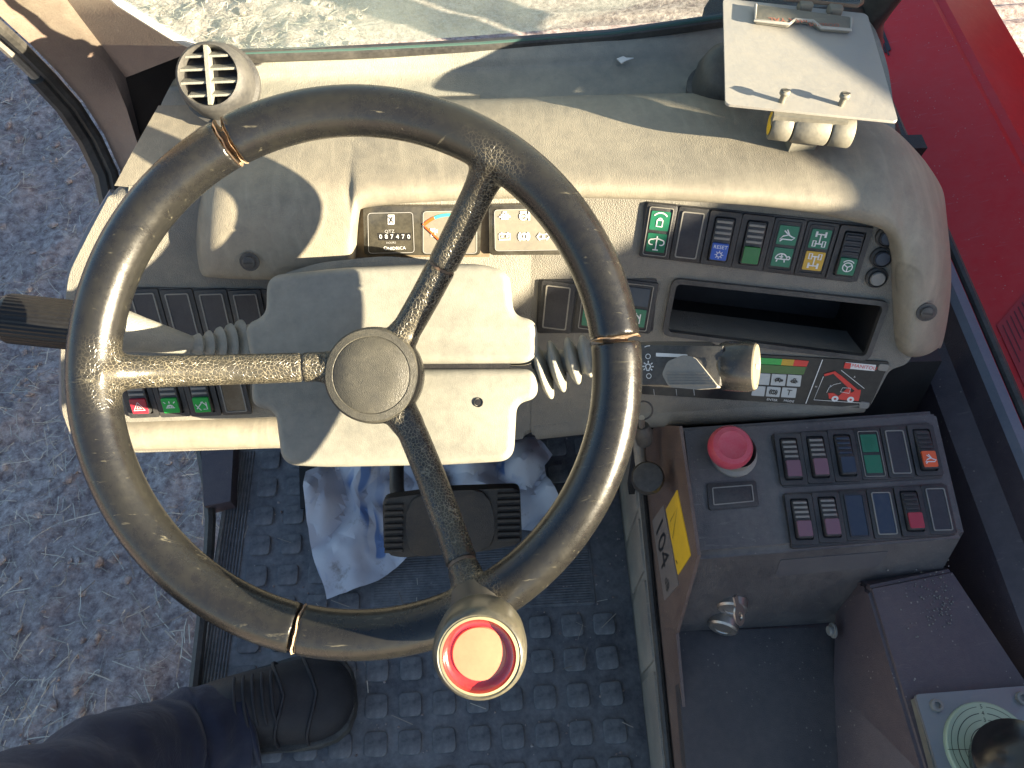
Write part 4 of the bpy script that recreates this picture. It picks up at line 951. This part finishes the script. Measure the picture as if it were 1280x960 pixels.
# torn cream foam lips at each crack
rnd = random.Random(5)
for a, wd in ((118.9, .0011), (117.6, .0004), (7.4, .0012), (-102.2, .0009)):
    bm = BM(); d = dirp(a, 1); t_ = V((-d.y, d.x, 0)); c = d*RM; vs = []
    for rr_ in (.0090, RT-.0010, RT+.0001):
        row = []
        for k in range(36):
            u = 2*pi*k/36; j = noise.noise(V((cos(u)*2, sin(u)*2, a)))*.0016*(1 if rr_ > .01 else 0)
            row.append(bm.verts.new(c+d*rr_*cos(u)+V((0, 0, rr_*sin(u)))+t_*(j+(wd if rr_ < .016 else 0))))
        vs.append(row)
    for A, B in zip(vs, vs[1:]):
        for k in range(36): bm.faces.new((A[k], A[(k+1) % 36], B[(k+1) % 36], B[k]))
    r = bmesh.ops.solidify(bm, geom=bm.faces[:], thickness=wd)
    obj('foam_edge', bm, 'cream', sw, WF)
for k in ('up', 'down', 'left'):
    p, r = spoke_pts(k, TS[k]-.012, TS[k]+.016, 3); bm = BM(); tube(bm, p, .0100, 14); obj('spoke_core', bm, 'core' if k != 'left' else 'seal', sw, WF)
# spinner knob
kc = V((*WF.px(599, 820, .078), 0)); kb = dirp(-62.8)
kn = Fr(WF.P(kc.x, kc.y, .05), WF.x, WF.n)
bm = BM(); tube(bm, [V((kb.x, kb.y, 0)), V((kc.x*.6+kb.x*.4, kc.y*.6+kb.y*.4, .022)), V((kc.x, kc.y, .034))], [.019, .018, .017], 20); obj('knob_clamp', bm, 'seal', sw, WF)
bm = BM(); lathe(bm, [(0, -.014), (.022, -.014), (.0262, -.004), (.0272, .012), (.0268, .023), (.0250, .028), (.0235, .0290), (.0225, .0285)], 56); obj('spinner_knob', bm, surf('knob_plastic', (.03, .03, .028), .28, (.22, .2, .13), .5, 30, spec=.6), sw, kn)
bm = BM(); lathe(bm, [(.0228, .0280), (.0222, .0289), (.0208, .0291)], 48); obj('knob_ring', bm, surf('pale_knob_ring', (.30, .27, .16), .3), sw, kn)
bm = BM(); lathe(bm, [(.0212, .0289), (.0206, .0270), (.0190, .0250), (.0165, .0240), (.0150, .0243)], 56); obj('knob_insert', bm, surf('glossy_red_knob_insert', (.50, .010, .018), .16, (.6, .15, .06), .2, 40, spec=.8, coat=.8), sw, kn)
bm = BM(); lathe(bm, [(.0155, .0241), (.0150, .0250), (0, .0262)], 56); obj('knob_badge', bm, surf('sun_bleached_knob_badge', (.60, .17, .10), .35, (.62, .28, .16), .5, 40, coat=.25), sw, kn)

# ================================================================== stalks
def axis_frame(p0, p1, up):
    z = (p1-p0).normalized(); return Fr(p0, V(up).cross(z), z)
gs = thing('gear_stalk', 'left column stalk with ribbed black cylinder grip and grey boot', 'stalk', W(240, 425, .63))
p0 = W(2, 397, .585); p1 = W(152, 413, .60); f = axis_frame(p0, p1, -Fv); Lg = (p1-p0).length
bm = BM(); n_ = 72; prof_ = [(0, .0), (.014, 0), (.0178, .003), (.0188, .006), (.0190, Lg-.004), (.0170, Lg), (0, Lg)]
rows = []
for r, z in prof_:
    rows.append([bm.verts.new((r*cos(2*pi*k/n_)*(1+(.022 if k % 2 else 0)*(r > .018)), r*sin(2*pi*k/n_)*(1+(.022 if k % 2 else 0)*(r > .018)), z)) for k in range(n_)] if r else [bm.verts.new((0, 0, z))])
for A, B in zip(rows, rows[1:]):
    for k in range(n_):
        k2 = (k+1) % n_
        if len(A) == 1: bm.faces.new((A[0], B[k], B[k2]))
        elif len(B) == 1: bm.faces.new((A[k], A[k2], B[0]))
        else: bm.faces.new((A[k], A[k2], B[k2], B[k]))
obj('ribbed_grip', bm, surf('ribbed_black_grip', (.005, .005, .006), .4, (.06, .055, .04), .2, 40, spec=.4), gs, f, ang=20)
bm = BM(); lathe(bm, [(.0075, -.006), (.008, -.001), (.0, .0)], 20); obj('end_button', bm, 'darkblue', gs, f)
q0 = W(150, 413, .60); q1 = W(238, 431, .635); f = axis_frame(q0, q1, -Fv); L2 = (q1-q0).length
bm = BM(); lathe(bm, [(0, 0), (.0165, .0), (.0165, .004), (.0140, .3*L2), (.0105, .7*L2), (.0075, L2), (0, L2)], 28); obj('stalk_sleeve', bm, 'deck', gs, f)
q2 = W(312, 428, .665); f = axis_frame(q1, q2, -Fv); L3 = (q2-q1).length
prof_ = [(.0060, 0)]
for k, rr_ in enumerate((.0085, .0105, .0135, .016, .019)):
    z = L3*(.1+.18*k); prof_ += [(rr_, z), (rr_+.001, z+L3*.05), (rr_*.72, z+L3*.11)]
prof_ += [(.016, L3)]
bm = BM(); lathe(bm, prof_, 28); obj('rubber_boot', bm, 'deck', gs, f, ang=60)

ls_ = thing('light_stalk', 'right column stalk with lamp symbols, twist collar and grey bellows', 'stalk', W(800, 455, .60))
p0 = W(724, 452, .64); p1 = W(800, 453, .60)
bm = BM(); tube(bm, [W(668, 450, .655), p0, p1], [.008, .010, .013], 20); obj('stalk_arm', bm, 'deck', ls_)
for k, (x, y) in enumerate(((679, 468), (696, 462), (716, 455), (733, 449))):
    c = W(x, y-4, .648-.006*k); ax_ = (Rv*.94+Uv*(.30-.03*k)-Fv*.16).normalized()
    f = Fr(c, Uv, ax_); bm = BM(); rr_ = .0245-.0022*k
    lathe(bm, [(.010, -.0055), (rr_*.92, -.0022), (rr_, -.0008), (rr_, .0008), (rr_*.92, .0022), (.010, .0055)], 32); obj('bellows_fold', bm, 'deck', ls_, f, ang=60)
p0 = W(786, 454, .614); p1 = W(892, 457, .584); f = axis_frame(p0, p1, -Fv); L4 = (p1-p0).length
bm = BM(); lathe(bm, [(0, 0), (.0150, 0), (.0165, .004), (.0178, .3*L4), (.0182, L4*.96), (.0165, L4), (0, L4)], 36); obj('stalk_handle', bm, 'blackd', ls_, f, ang=50)
bm = BM(); lathe(bm, [(.0158, L4-.001), (.0158, L4+.004), (.0172, L4+.005), (.0188, L4+.009), (.0190, L4+.026), (.0178, L4+.0305), (0, L4+.0305)], 44); obj('twist_collar', bm, surf('glossy_collar', (.016, .017, .022), .22, (.2, .17, .10), .25, 30, spec=.6), ls_, f)
bm = BM(); lathe(bm, [(.0172, L4+.0302), (.0166, L4+.0316), (.0135, L4+.0322), (.0130, L4+.0316), (0, L4+.0318)], 40); obj('end_cap', bm, surf('pale_end_cap', (.20, .18, .13), .35, (.30, .26, .18), .5, 40), ls_, f)
bm = BM(); prism(bm, rr(0, 0, .004, .016, .0012), L4+.0316, L4+.0326, .0004, 1); obj('end_mark', bm, 'edge', ls_, f)
# flat upper side of the handle carries the thumb rocker and its symbols
_a = (p1-p0).normalized(); hp_ = Fr(W(835, 455, .5815), _a, -Fv + Fv.dot(_a)*_a)
bm = BM(); prism(bm, round_poly(hp_.pxs([(829, 468), (836, 452), (856, 444), (870, 447), (882, 462), (900, 485), (872, 487), (838, 484)]), .002), -.006, .0042, .0014, 2); obj('thumb_rocker', bm, 'edge', ls_, hp_)
for k in range(5):
    bm = BM(); prism(bm, [hp_.px(832+k*.8, 466+k*3.6, .004), hp_.px(880+k*3.6, 466+k*3.6, .004), hp_.px(881+k*3.6, 467+k*3.6, .004), hp_.px(832+k*.8, 467+k*3.6, .004)], .0040, .0050); obj('rocker_rib', bm, 'edge', ls_, hp_)
bm = BM(); prism(bm, hp_.pxs([(800, 430), (904, 432), (900, 482), (800, 482)]), -.010, -.0006, .002, 2); obj('flat_top', bm, 'blackd', ls_, hp_)
platepx('white_label', [(820, 441), (859, 443), (859, 447), (820, 445.5)], 'white', ls_, hp_, .0004, -.001, .0001)
for ic, x, y, s in (('slash', 809, 433, .003), ('circle', 810, 445.5, .0026), ('lamp', 810, 458.5, .0046), ('circle', 811, 470, .0026)): icon(hp_, ls_, ic, *hp_.px(x, y), s, -.0003, 'white', .10)

# key fob hanging under the stalk
fob = thing('key_fob', 'black key fob hanging from a ring below the right stalk', 'key fob', W(804, 535, .72))
bm = BM(); f = Fr(W(804, 513, .70), Rv, (Uv*-.2-Fv).normalized()); tube(bm, [f.P(.0085*cos(a), .0085*sin(a)) for a in [2*pi*k/24 for k in range(25)]], .0009, 6, cap=False); obj('split_ring', bm, 'seal', fob)
bm = BM(); tube(bm, [W(802, 522, .70), W(802, 531, .71), W(803, 536, .72)], .0028, 8); obj('metal_tag', bm, 'chrome', fob)
bm = BM(); tube(bm, [W(803, 532, .715), W(804, 540, .72), W(805, 552, .73)], [.006, .0088, .0075], 14); obj('fob_body', bm, 'seal', fob)

# ================================================================== right-hand console
con = thing('control_console', 'charcoal switch console with emergency stop right of the driver', 'console', (.30, .25, .27))
A, B, C, D = (CT.P(*CT.px(*p)) for p in ((848, 533), (1172, 511), (1209, 668), (868, 696)))
D2, C2 = onz(843, 791, .27), onz(1150, 772, .27)
Dp = D; Cp = C
bm = BM()
vs = [bm.verts.new(p) for p in (A, B, C, D, D2, C2, V((B.x, B.y+.01, .25)), V((A.x, A.y+.01, .25)))]
for q in ((0, 1, 2, 3), (3, 2, 5, 4), (0, 3, 4, 7), (1, 6, 5, 2), (0, 7, 6, 1)): bm.faces.new([vs[i] for i in q])
bmesh.ops.recalc_face_normals(bm, faces=bm.faces[:])
bmesh.ops.bevel(bm, geom=[e for e in bm.edges if not e.is_boundary], offset=.005, segments=3, affect='EDGES')
obj('console_housing', bm, 'console', con)
CN = CT
q = [(963, 543), (1162, 528), (1179, 598), (977, 610)]
bezel(CN, con, CN.pxs(q)); cs, w_, h_ = bank(CN, q, 6); h_ *= .94
rocker(CN, con, *cs[0], w_, h_, 'pink'); rocker(CN, con, *cs[1], w_, h_, 'pink'); rocker(CN, con, *cs[2], w_, h_, 'darkblue', ribmat='darkblue')
lamps(CN, con, *cs[3], w_, h_, 'green', 'green', 'pump', None, 'green'); blank(CN, con, *cs[4], w_, h_)
rocker(CN, con, *cs[5], w_, h_, 'orange', 'hare', ribmat='black')
q = [(977, 617), (1181, 604), (1196, 669), (989, 686)]
bezel(CN, con, CN.pxs(q)); cs, w_, h_ = bank(CN, q, 6); h_ *= .94
rocker(CN, con, *cs[0], w_, h_, 'pink'); rocker(CN, con, *cs[1], w_, h_, 'pink'); blank(CN, con, *cs[2], w_, h_, 'darkblue', 'blank'); blank(CN, con, *cs[3], w_, h_, 'darkblue')
rocker(CN, con, *cs[4], w_, h_, 'red', ribmat='black'); blank(CN, con, *cs[5], w_, h_)
a = CN.px(915, 562, .012)
bm = BM(); lathe(bm, [(.0215, .0), (.0215, .004), (.0175, .006), (.0165, .018)], 36, CN.px(917, 568, .002)); eb = obj('emergency_stop', bm, 'edge', con, CN)
bm = BM(); lathe(bm, [(.0150, .012), (.0195, .013), (.0203, .017), (.0200, .022), (.0175, .0262), (.0130, .0270), (.0118, .0262), (0, .0262)], 44, CN.px(914, 558, .022)); obj('mushroom_button', bm, 'red_button', eb, CN)
q = CN.pxs([(883, 605), (944, 601), (948, 633), (886, 638)]); bm = BM(); prism(bm, round_poly(q, .002), 0, .0022, .0008); o = obj('blank_plate', bm, 'black', con, CN)
bm = BM(); k_ = round_poly(scale_poly(q, 1, -.0045), .001); ribbon(bm, k_+[k_[0]], .0011, .0023, .0006); obj('raised_outline', bm, 'edge', o, CN)
nf = (C-D).cross(D2-D).normalized(); nf = -nf if nf.y > 0 else nf
FF = Fr(D, (C-D), nf)
bm = BM(); prism(bm, round_poly(FF.pxs([(975, 699), (1110, 688), (1090, 716), (965, 729)]), .002), 0, .0012); obj('faded_label', bm, surf('faded_label', (.075, .075, .085), .5, DUSTG, .3, 20), con, FF)
def lock(x0, y0, x1, y1, r, d0, d1):
    p0 = W(x0, y0, d0); p1 = W(x1, y1, d1); f = axis_frame(p0, p1, Rv); L_ = (p1-p0).length
    bm = BM(); lathe(bm, [(0, 0), (r*1.12, 0), (r*1.16, L_*.05), (r*1.16, L_*.30), (r*1.05, L_*.36), (r*.90, L_*.37), (r*.90, L_*.48), (r*1.0, L_*.50), (r*1.0, L_*.60), (r*.93, L_*.62), (r*.93, L_*.94), (r*.80, L_), (r*.55, L_), (r*.5, L_*.97), (0, L_*.97)], 36); return obj('key_switch', bm, 'chrome', con, f, ang=24), f, L_
lk, f1, L1 = lock(917, 727, 915, 763, .0160, .768, .750)
lk2, f2, L2_ = lock(910, 754, 903, 787, .0160, .785, .768)
key = thing('ignition_key', 'small metal key left in the upper key switch', 'key', W(921, 762, .735))
bm = BM(); kf = Fr(W(924, 768, .725), (W(930, 780, .725)-W(918, 756, .725)), (-Fv*.7+Rv*.6).normalized())
ring(bm, circ(0, 0, .0115, 28, .0075), circ(.002, 0, .0045, 28, .0032), -.0009, .0009); obj('key_bow', bm, 'chrome', key, kf)
bm = BM(); box3(bm, (-.020, -.0028, -.0008), (-.010, .0028, .0008)); obj('key_blade', bm, 'chrome', key, kf)
# left-hand side plate with its stickers
XP = .1712
sp = [onx(x, y, XP) for x, y in ((800, 558), (820, 531), (849, 533), (872, 694), (845, 792), (862, 985), (842, 985))]
bm = BM(); poly3(bm, sp, (.003, 0, 0)); obj('side_plate', bm, 'plate', con)
SPF = Fr(V((XP, .3, .3)), (0, -1, 0), (-1, 0, 0))
platepx('noise_label', [(816, 651), (830, 631), (849, 731), (831, 751)], 'silver_label', con, SPF, .002, 0, .0007)
text_obj('lettering', '104', SPF, .048, -.006, .062, 'print_black', con, .001, rot=.03, wid=.55)
text_obj('lettering', 'dB', SPF, .090, -.010, .026, 'print_black', con, .001, wid=.5)
platepx('warning_sticker', [(833, 637), (847, 612), (864, 694), (848, 719)], 'sticker', con, SPF, .002, 0, .0007)
bm = BM(); ribbon(bm, SPF.pxs([(842, 673), (848, 634), (839, 652), (842, 673)]), .0010, .0009); ribbon(bm, SPF.pxs([(846, 700), (848, 705)]), .0016, .0009); obj('warning_triangle', bm, 'print_black', con, SPF)
# deep tray and battery box
bm = BM(); poly3(bm, [onz(843, 789, .272), onz(1060, 783, .272), onz(1075, 1010, .272), onz(862, 1010, .272)], (0, 0, -.02)); obj('console_tray', bm, 'consoled', con)
bx = thing('side_box', 'purple brown sloping metal box between console and side wall', 'box', (.40, .12, .27))
q = [onz(1059, 748, .315), onz(1080, 727, .350), onz(1085, 733, .362), onz(1156, 968, .362), onz(1175, 1030, .362), onz(1052, 1030, .275), onz(1045, 856, .275)]
e = [onz(1188, 712, .362), onz(1400, 1030, .362)]
bm = BM()
v = [bm.verts.new(p) for p in q+e]
for t in ((0, 1, 2), (0, 2, 6), (6, 2, 3), (6, 3, 5), (5, 3, 4)): bm.faces.new([v[i] for i in t])
bm.faces.new((v[2], v[7], v[8], v[4], v[3]))
bk = [bm.verts.new(p.co+V((0, .05, -.1))) for p in (v[0], v[1], v[2], v[7])]
bm.faces.new((v[1], v[0], bk[0], bk[1])); bm.faces.new((v[2], v[1], bk[1], bk[2])); bm.faces.new((v[7], v[2], bk[2], bk[3]))
bmesh.ops.recalc_face_normals(bm, faces=bm.faces[:])
bmesh.ops.bevel(bm, geom=[ed for ed in bm.edges if not ed.is_boundary and ed.calc_face_angle(0) > .2], offset=.003, segments=2, affect='EDGES')
obj('box_panel', bm, 'box', bx)
bf = Fr(onz(1042, 788, .30), (0, -1, 0), (-1, 0, .1)); bolt(bf, bx, 0, 0, .005, .006, 'edge', 'box_bolt', False)
rnd = random.Random(8); bm = BM()
for k in range(120):
    p = onz(1192-abs(rnd.gauss(0, 26)), 748+rnd.gauss(0, 26), .3628); r = rnd.uniform(.0003, .0010)
    bmesh.ops.create_icosphere(bm, subdivisions=1, radius=r, matrix=Matrix.Translation(p+V((0, 0, r*.3))))
tag(obj('grit', bm, 'strip', kind='stuff'), 'dirt crumbs gathered in the corner of the box top', 'dirt')
# worn trim running down the left of the console
ts = thing('sill_trim', 'worn grey trim strip along the foot of the console', 'trim', (.175, .25, 0))
b0, b1 = onz(778, 640, .004), onz(818, 985, .004); t0, t1 = onx(800, 560, .1690), onx(842, 985, .1690)
def tl_(u, v_): 
    lo = b0.lerp(b1, v_); hi = t0.lerp(t1, v_); return lo.lerp(hi, u)
bm = BM(); loft(bm, [[tl_(u, -.25+1.4*k/20) for u in (0, 1)] for k in range(21)]); ob_ = obj('trim_sheet', bm, 'strip', ts)
so_ = ob_.modifiers.new('s', 'SOLIDIFY'); so_.thickness = .004; so_.offset = 0
nrm = (tl_(1, .5)-tl_(0, .5)).cross(tl_(0, 1)-tl_(0, 0)).normalized(); nrm = -nrm if nrm.x > 0 else nrm
for v0, v1 in ((-.15, .16), (.19, .36), (.39, .64), (.67, 1.1)):
    bm = BM(); c = [tl_(.18, v0), tl_(.82, v0), tl_(.82, v1), tl_(.18, v1)]; fx = Fr(c[0], c[3]-c[0], nrm)
    pts = [((p-fx.o).dot(fx.x), (p-fx.o).dot(fx.y)) for p in c]; prism(bm, round_poly(pts, .008), .0, .0045, .0012, 2); obj('trim_panel', bm, 'strip', ts, fx)
bm = BM(); tube(bm, [t0.lerp(t1, -.2)+V((-.003, 0, .003)), t0.lerp(t1, .5)+V((-.003, 0, .003)), t1+V((-.003, 0, .003))], .004, 8); obj('trim_seal', bm, 'seal', ts)
# black ball lever beside the plate
lv = thing('park_brake_lever', 'small lever with round black knob left of the console', 'lever', W(810, 600, .80))
bm = BM(); f = axis_frame(W(808, 606, .80), W(810, 596, .735), Rv); lathe(bm, [(0, .0), (.006, 0), (.006, .035), (.013, .040), (.0158, .050), (.0160, .060), (.0140, .0655), (.004, .0672), (0, .0665)], 36); obj('lever_knob', bm, 'seal', lv, f)
bm = BM(); tube(bm, [W(808, 606, .80), W(800, 560, .95)], .005, 10); obj('lever_rod', bm, 'steel', lv)
bm = BM(); tube(bm, [W(797, 545, .80), W(801, 580, .80), W(806, 600, .81)], .006, 10); obj('lever_bracket', bm, 'strip', lv)

# level indicator
li = thing('level_indicator', 'metal plate with pale green round level dial on the side box', 'level gauge', onz(1237, 930, .37))
LZ = .374; LF = Fr(V((0, 0, LZ)), (1, -.06, 0), (0, 0, 1))
q = [LF.px(1144, 868), LF.px(1300, 856), LF.px(1345, 985), LF.px(1184, 1000)]
bm = BM(); prism(bm, round_poly(q, .003), -.004, 0, .0008); obj('mounting_plate', bm, surf('grey_mounting_plate', (.20, .21, .22), .4, (.3, .28, .25), .4, 20, metal=.4, scratch=.3), li, LF)
bm = BM(); qq = [LF.px(1146, 872), LF.px(1152, 872), LF.px(1190, 1000), LF.px(1180, 1000)]; prism(bm, qq, -.012, -.003); obj('plate_bracket', bm, 'steel', li, LF)
dc = LF.px(1237, 938); dr = LF.px(1237, 938)[0]-LF.px(1181, 938)[0]
bm = BM(); lathe(bm, [(0, 0), (dr, 0), (dr, .004), (dr*.97, .005), (0, .005)], 60, dc); di = obj('dial', bm, 'dial', li, LF)
for k in range(1, 7):
    bm = BM(); r = dr*(.14*k+.05); ribbon(bm, arc(dc[0], dc[1], r, 97, 443, 60), .0006 if k % 2 else .0004, .005); obj('dial_ring', bm, 'print_black', di, LF)
    text_obj('digit', str(k-1), LF, dc[0], dc[1]+r, .0048, 'print_black', di, .0053)
bm = BM(); ribbon(bm, [(dc[0]-dr, dc[1]), (dc[0]-dr*.1, dc[1])], .0004, .005); obj('dial_line', bm, 'print_black', di, LF)
for x, y in ((1170, 882), (1277, 873)):
    a = LF.px(x, y); bm = BM(); lathe(bm, [(.0055, 0), (.005, .003), (.0028, .0034), (.0026, .001), (0, .001)], 24, a); obj('plate_screw', bm, 'edge', li, LF)
js = thing('joystick', 'glossy black joystick knob at the bottom right corner', 'joystick', onz(1290, 990, .37))
jb = onz(1300, 1010, .36); jt = W(1276, 962, .60)
bm = BM(); f = axis_frame(jb, jt, (0, 1, 0)); Lj = (jt-jb).length
lathe(bm, [(0, 0), (.03, 0), (.028, .01), (.012, .03), (.010, Lj-.03), (.022, Lj-.015), (.031, Lj+.002), (.033, Lj+.014), (.028, Lj+.026), (.015, Lj+.032), (0, Lj+.033)], 40); obj('joystick_knob', bm, surf('glossy_black_knob', (.010, .010, .012), .2, DUSTG, .06, 20, spec=.6), js, f)

# ================================================================== clipboard
cb = thing('clipboard', 'aluminium clipboard hinged to the top of the dashboard', 'clipboard', onz(1010, 160, .64))
KZ = .668; KF = Fr(V((0, 0, KZ)), (1, 0, 0), (0, 0, 1))
q = KF.pxs([(904, -2), (1084, 17), (1123, 152), (907, 130)])
bm = BM(); prism(bm, round_poly(q, .004), -.0022, 0, .0004, 1); obj('board', bm, 'alu', cb, KF)
q = KF.pxs([(944, 12), (1062, 28), (1061, 43), (1024, 40), (1014, 32), (992, 30), (984, 36), (942, 31)])
bm = BM(); prism(bm, round_poly(q, .002), .001, .0048, .0012, 2); cp = obj('clip', bm, 'steel', cb, KF)
bm = BM(); tube(bm, [(*p, .0042) for p in KF.pxs([(943, 12), (942, 31), (984, 36), (992, 30), (1014, 32), (1024, 40), (1061, 43), (1062, 28)])], .0014, 8); obj('clip_lip', bm, 'alu', cp, KF)
a0 = KF.px(985, 25, .005); text_obj('lettering', 'MSA YAL', KF, a0[0], a0[1], .0075, 'rustprint', cp, .0052, rot=pi-.10, wid=1.1); a0 = KF.px(1030, 31, .005); text_obj('lettering', 'OOSERUS', KF, a0[0], a0[1], .0065, 'rustprint', cp, .0052, rot=pi-.10, wid=.9)
bm = BM(); tube(bm, [(*p, .006) for p in KF.pxs([(971, -8), (972, 3), (978, 7), (1068, 16), (1074, 12), (1077, -4)])], .0016, 8); obj('wire_bail', bm, 'core', cb, KF)
for x, y in ((1005, 11), (1042, 16)):
    bm = BM(); prism(bm, rr(*KF.px(x, y), .012, .009, .002), 0, .007, .002); o = obj('clip_lug', bm, 'steel', cb, KF)
for x, y in ((977, 127), (1051, 131)):
    a = KF.px(x, y); bm = BM(); lathe(bm, [(.0024, -.001), (.0024, .0075), (.0040, .0075), (.0040, .0095), (.0026, .0108), (0, .0108)], 18, a); o = obj('board_screw', bm, 'steel', cb, KF)
    bm = BM(); box3(bm, (a[0]-.0034, a[1]-.0005, .0104), (a[0]+.0034, a[1]+.0005, .0111)); obj('slot', bm, 'print_black', o, KF)
h0, h1 = onz(963, 154, .652), onz(1064, 165, .652); f = axis_frame(h0, h1, (0, 0, 1)); Lh = (h1-h0).length; rh = .0125
for u0, u1, nm, mt in ((0, .25, 'hinge_knuckle', 'steel'), (.27, .71, 'hinge_sleeve', 'steel'), (.73, 1, 'hinge_knuckle', 'steel')):
    bm = BM(); lathe(bm, [(0, Lh*u0), (rh*.94, Lh*u0), (rh, Lh*u0+.001), (rh, Lh*u1-.001), (rh*.94, Lh*u1), (0, Lh*u1)], 36); obj(nm, bm, mt, cb, f)
bm = BM(); lathe(bm, [(rh*.72, -.0006), (0, -.0010)], 28); obj('hinge_end_cap', bm, 'sticker', cb, f)
q = KF.pxs([(969, 133), (1062, 142), (1062, 150), (969, 142)]); bm = BM(); prism(bm, q, -.012, -.0024); obj('hinge_leaf', bm, 'steel', cb, KF)
bm = BM(); box3(bm, (h0.x+.02, h0.y-.008, .600), (h1.x-.02, h0.y+.008, .644)); obj('hinge_stand', bm, 'steel', cb)

# ================================================================== pedal and paper on the floor
pd = thing('brake_pedal', 'wide ribbed black rubber brake pedal above the floor', 'pedal', W(565, 650, .92))
PF = Fr(W(565, 650, .90), Rv, V((0, -.66, .75)))
bm = BM(); prism(bm, round_poly(PF.pxs([(478, 624), (560, 613), (650, 610), (653, 680), (600, 690), (500, 697), (480, 692)]), .008), -.018, 0, .004, 3); pb = obj('pedal_pad', bm, 'pedal', pd, PF)
bm = BM(); prism(bm, round_poly(PF.pxs([(512, 620), (560, 612), (606, 611), (618, 640), (618, 686), (560, 691), (514, 696), (506, 660)]), .02), -.002, .0035, .002, 2); obj('pad_centre', bm, 'pedal', pb, PF)
for k in range(8):
    for x0, x1 in ((481, 504), (622, 650)):
        y = (630 if x0 < 500 else 616)+8*k; bm = BM(); prism(bm, [PF.px(x0, y), PF.px(x0, y+4.2), PF.px(x1, y+3.2), PF.px(x1, y-1)], -.001, .004, .0008, 1); obj('pad_rib', bm, 'pedal', pb, PF)
bm = BM(); tube(bm, [PF.P(*PF.px(497, 632), -.012), W(496, 610, .93), W(496, 575, .96), W(500, 520, .95)], .009, 10, flat_=.6); obj('pedal_arm', bm, 'seal', pd)
def paper(name, label, pts, z, seed, amp, cuts=5):
    """a crumpled sheet: outline on the floor, creased by ridged noise and lifted in the middle"""
    P3 = [onz(x, y, z) for x, y in pts]; bm = BM()
    x0 = min(p.x for p in P3); x1 = max(p.x for p in P3); y0 = min(p.y for p in P3); y1 = max(p.y for p in P3)
    vs = [bm.verts.new((p.x, p.y, z)) for p in P3]; es = [bm.edges.new((vs[i], vs[(i+1) % len(vs)])) for i in range(len(vs))]
    bmesh.ops.triangle_fill(bm, use_beauty=True, edges=es)
    for k in range(cuts): bmesh.ops.subdivide_edges(bm, edges=[e_ for e_ in bm.edges if e_.calc_length() > .012], cuts=1); bmesh.ops.triangulate(bm, faces=bm.faces[:])
    for v_ in bm.verts:
        p = v_.co; n = abs(noise.noise(V((p.x*13+seed, p.y*13, 0))))*1.6+abs(noise.noise(V((p.x*27, p.y*27+seed, 4))))*.7
        u = (p.x-x0)/(x1-x0); w2 = (p.y-y0)/(y1-y0)
        v_.co.z += amp*(n+.35)*(.45+.9*w2); v_.co.x += amp*.25*noise.noise(V((p.x*18, p.y*18, 7+seed)))
    return tag(obj(name, bm, 'paper', ang=28), label, 'paper')
paper('paper_bag', 'crumpled dirty white paper bag with blue print left of the pedal', [(388, 625), (393, 605), (420, 588), (465, 575), (500, 580), (560, 575), (560, 640), (520, 690), (508, 702), (470, 728), (408, 751), (398, 720), (388, 660)], .012, 1, .030)
paper('paper_sheet', 'crumpled pale paper sheet behind the right side of the pedal', [(552, 560), (620, 560), (668, 552), (690, 575), (680, 590), (690, 612), (702, 640), (700, 662), (670, 668), (640, 660), (600, 650), (560, 640)], .014, 5, .030)
# ------------------------------------------------------------------ crumbs of soil and straw trodden into the mat and lying in corners
rnd = random.Random(21); bm = BM()
for k in range(900):
    x = rnd.uniform(ML+.02, MR-.005); y = rnd.uniform(-.1, .52)
    if noise.noise(V((x*9, y*9, 3))) < rnd.uniform(-.35, .45): continue
    r = rnd.uniform(.0005, .0019)
    ret = bmesh.ops.create_icosphere(bm, subdivisions=1, radius=r, matrix=Matrix.Translation((x, y, .0062+r*.4)))
    for v_ in ret['verts']: v_.co += V((rnd.uniform(-1, 1), rnd.uniform(-1, 1), 0))*r*.4
tag(obj('soil_crumbs', bm, 'dirt', kind='stuff'), 'crumbs of dry soil trodden into the rubber mat', 'dirt')
bm = BM()
for k in range(60):
    x = rnd.uniform(ML+.02, MR-.02); y = rnd.uniform(0, .5); a = rnd.uniform(0, 6.28); L_ = rnd.uniform(.008, .03)
    tube(bm, [(x, y, .0115), (x+L_*cos(a), y+L_*sin(a), .0112+rnd.uniform(0, .003))], rnd.uniform(.0003, .0007), 5)
tag(obj('straw_bits', bm, 'straw', kind='stuff'), 'short bits of straw dropped on the rubber mat', 'straw')
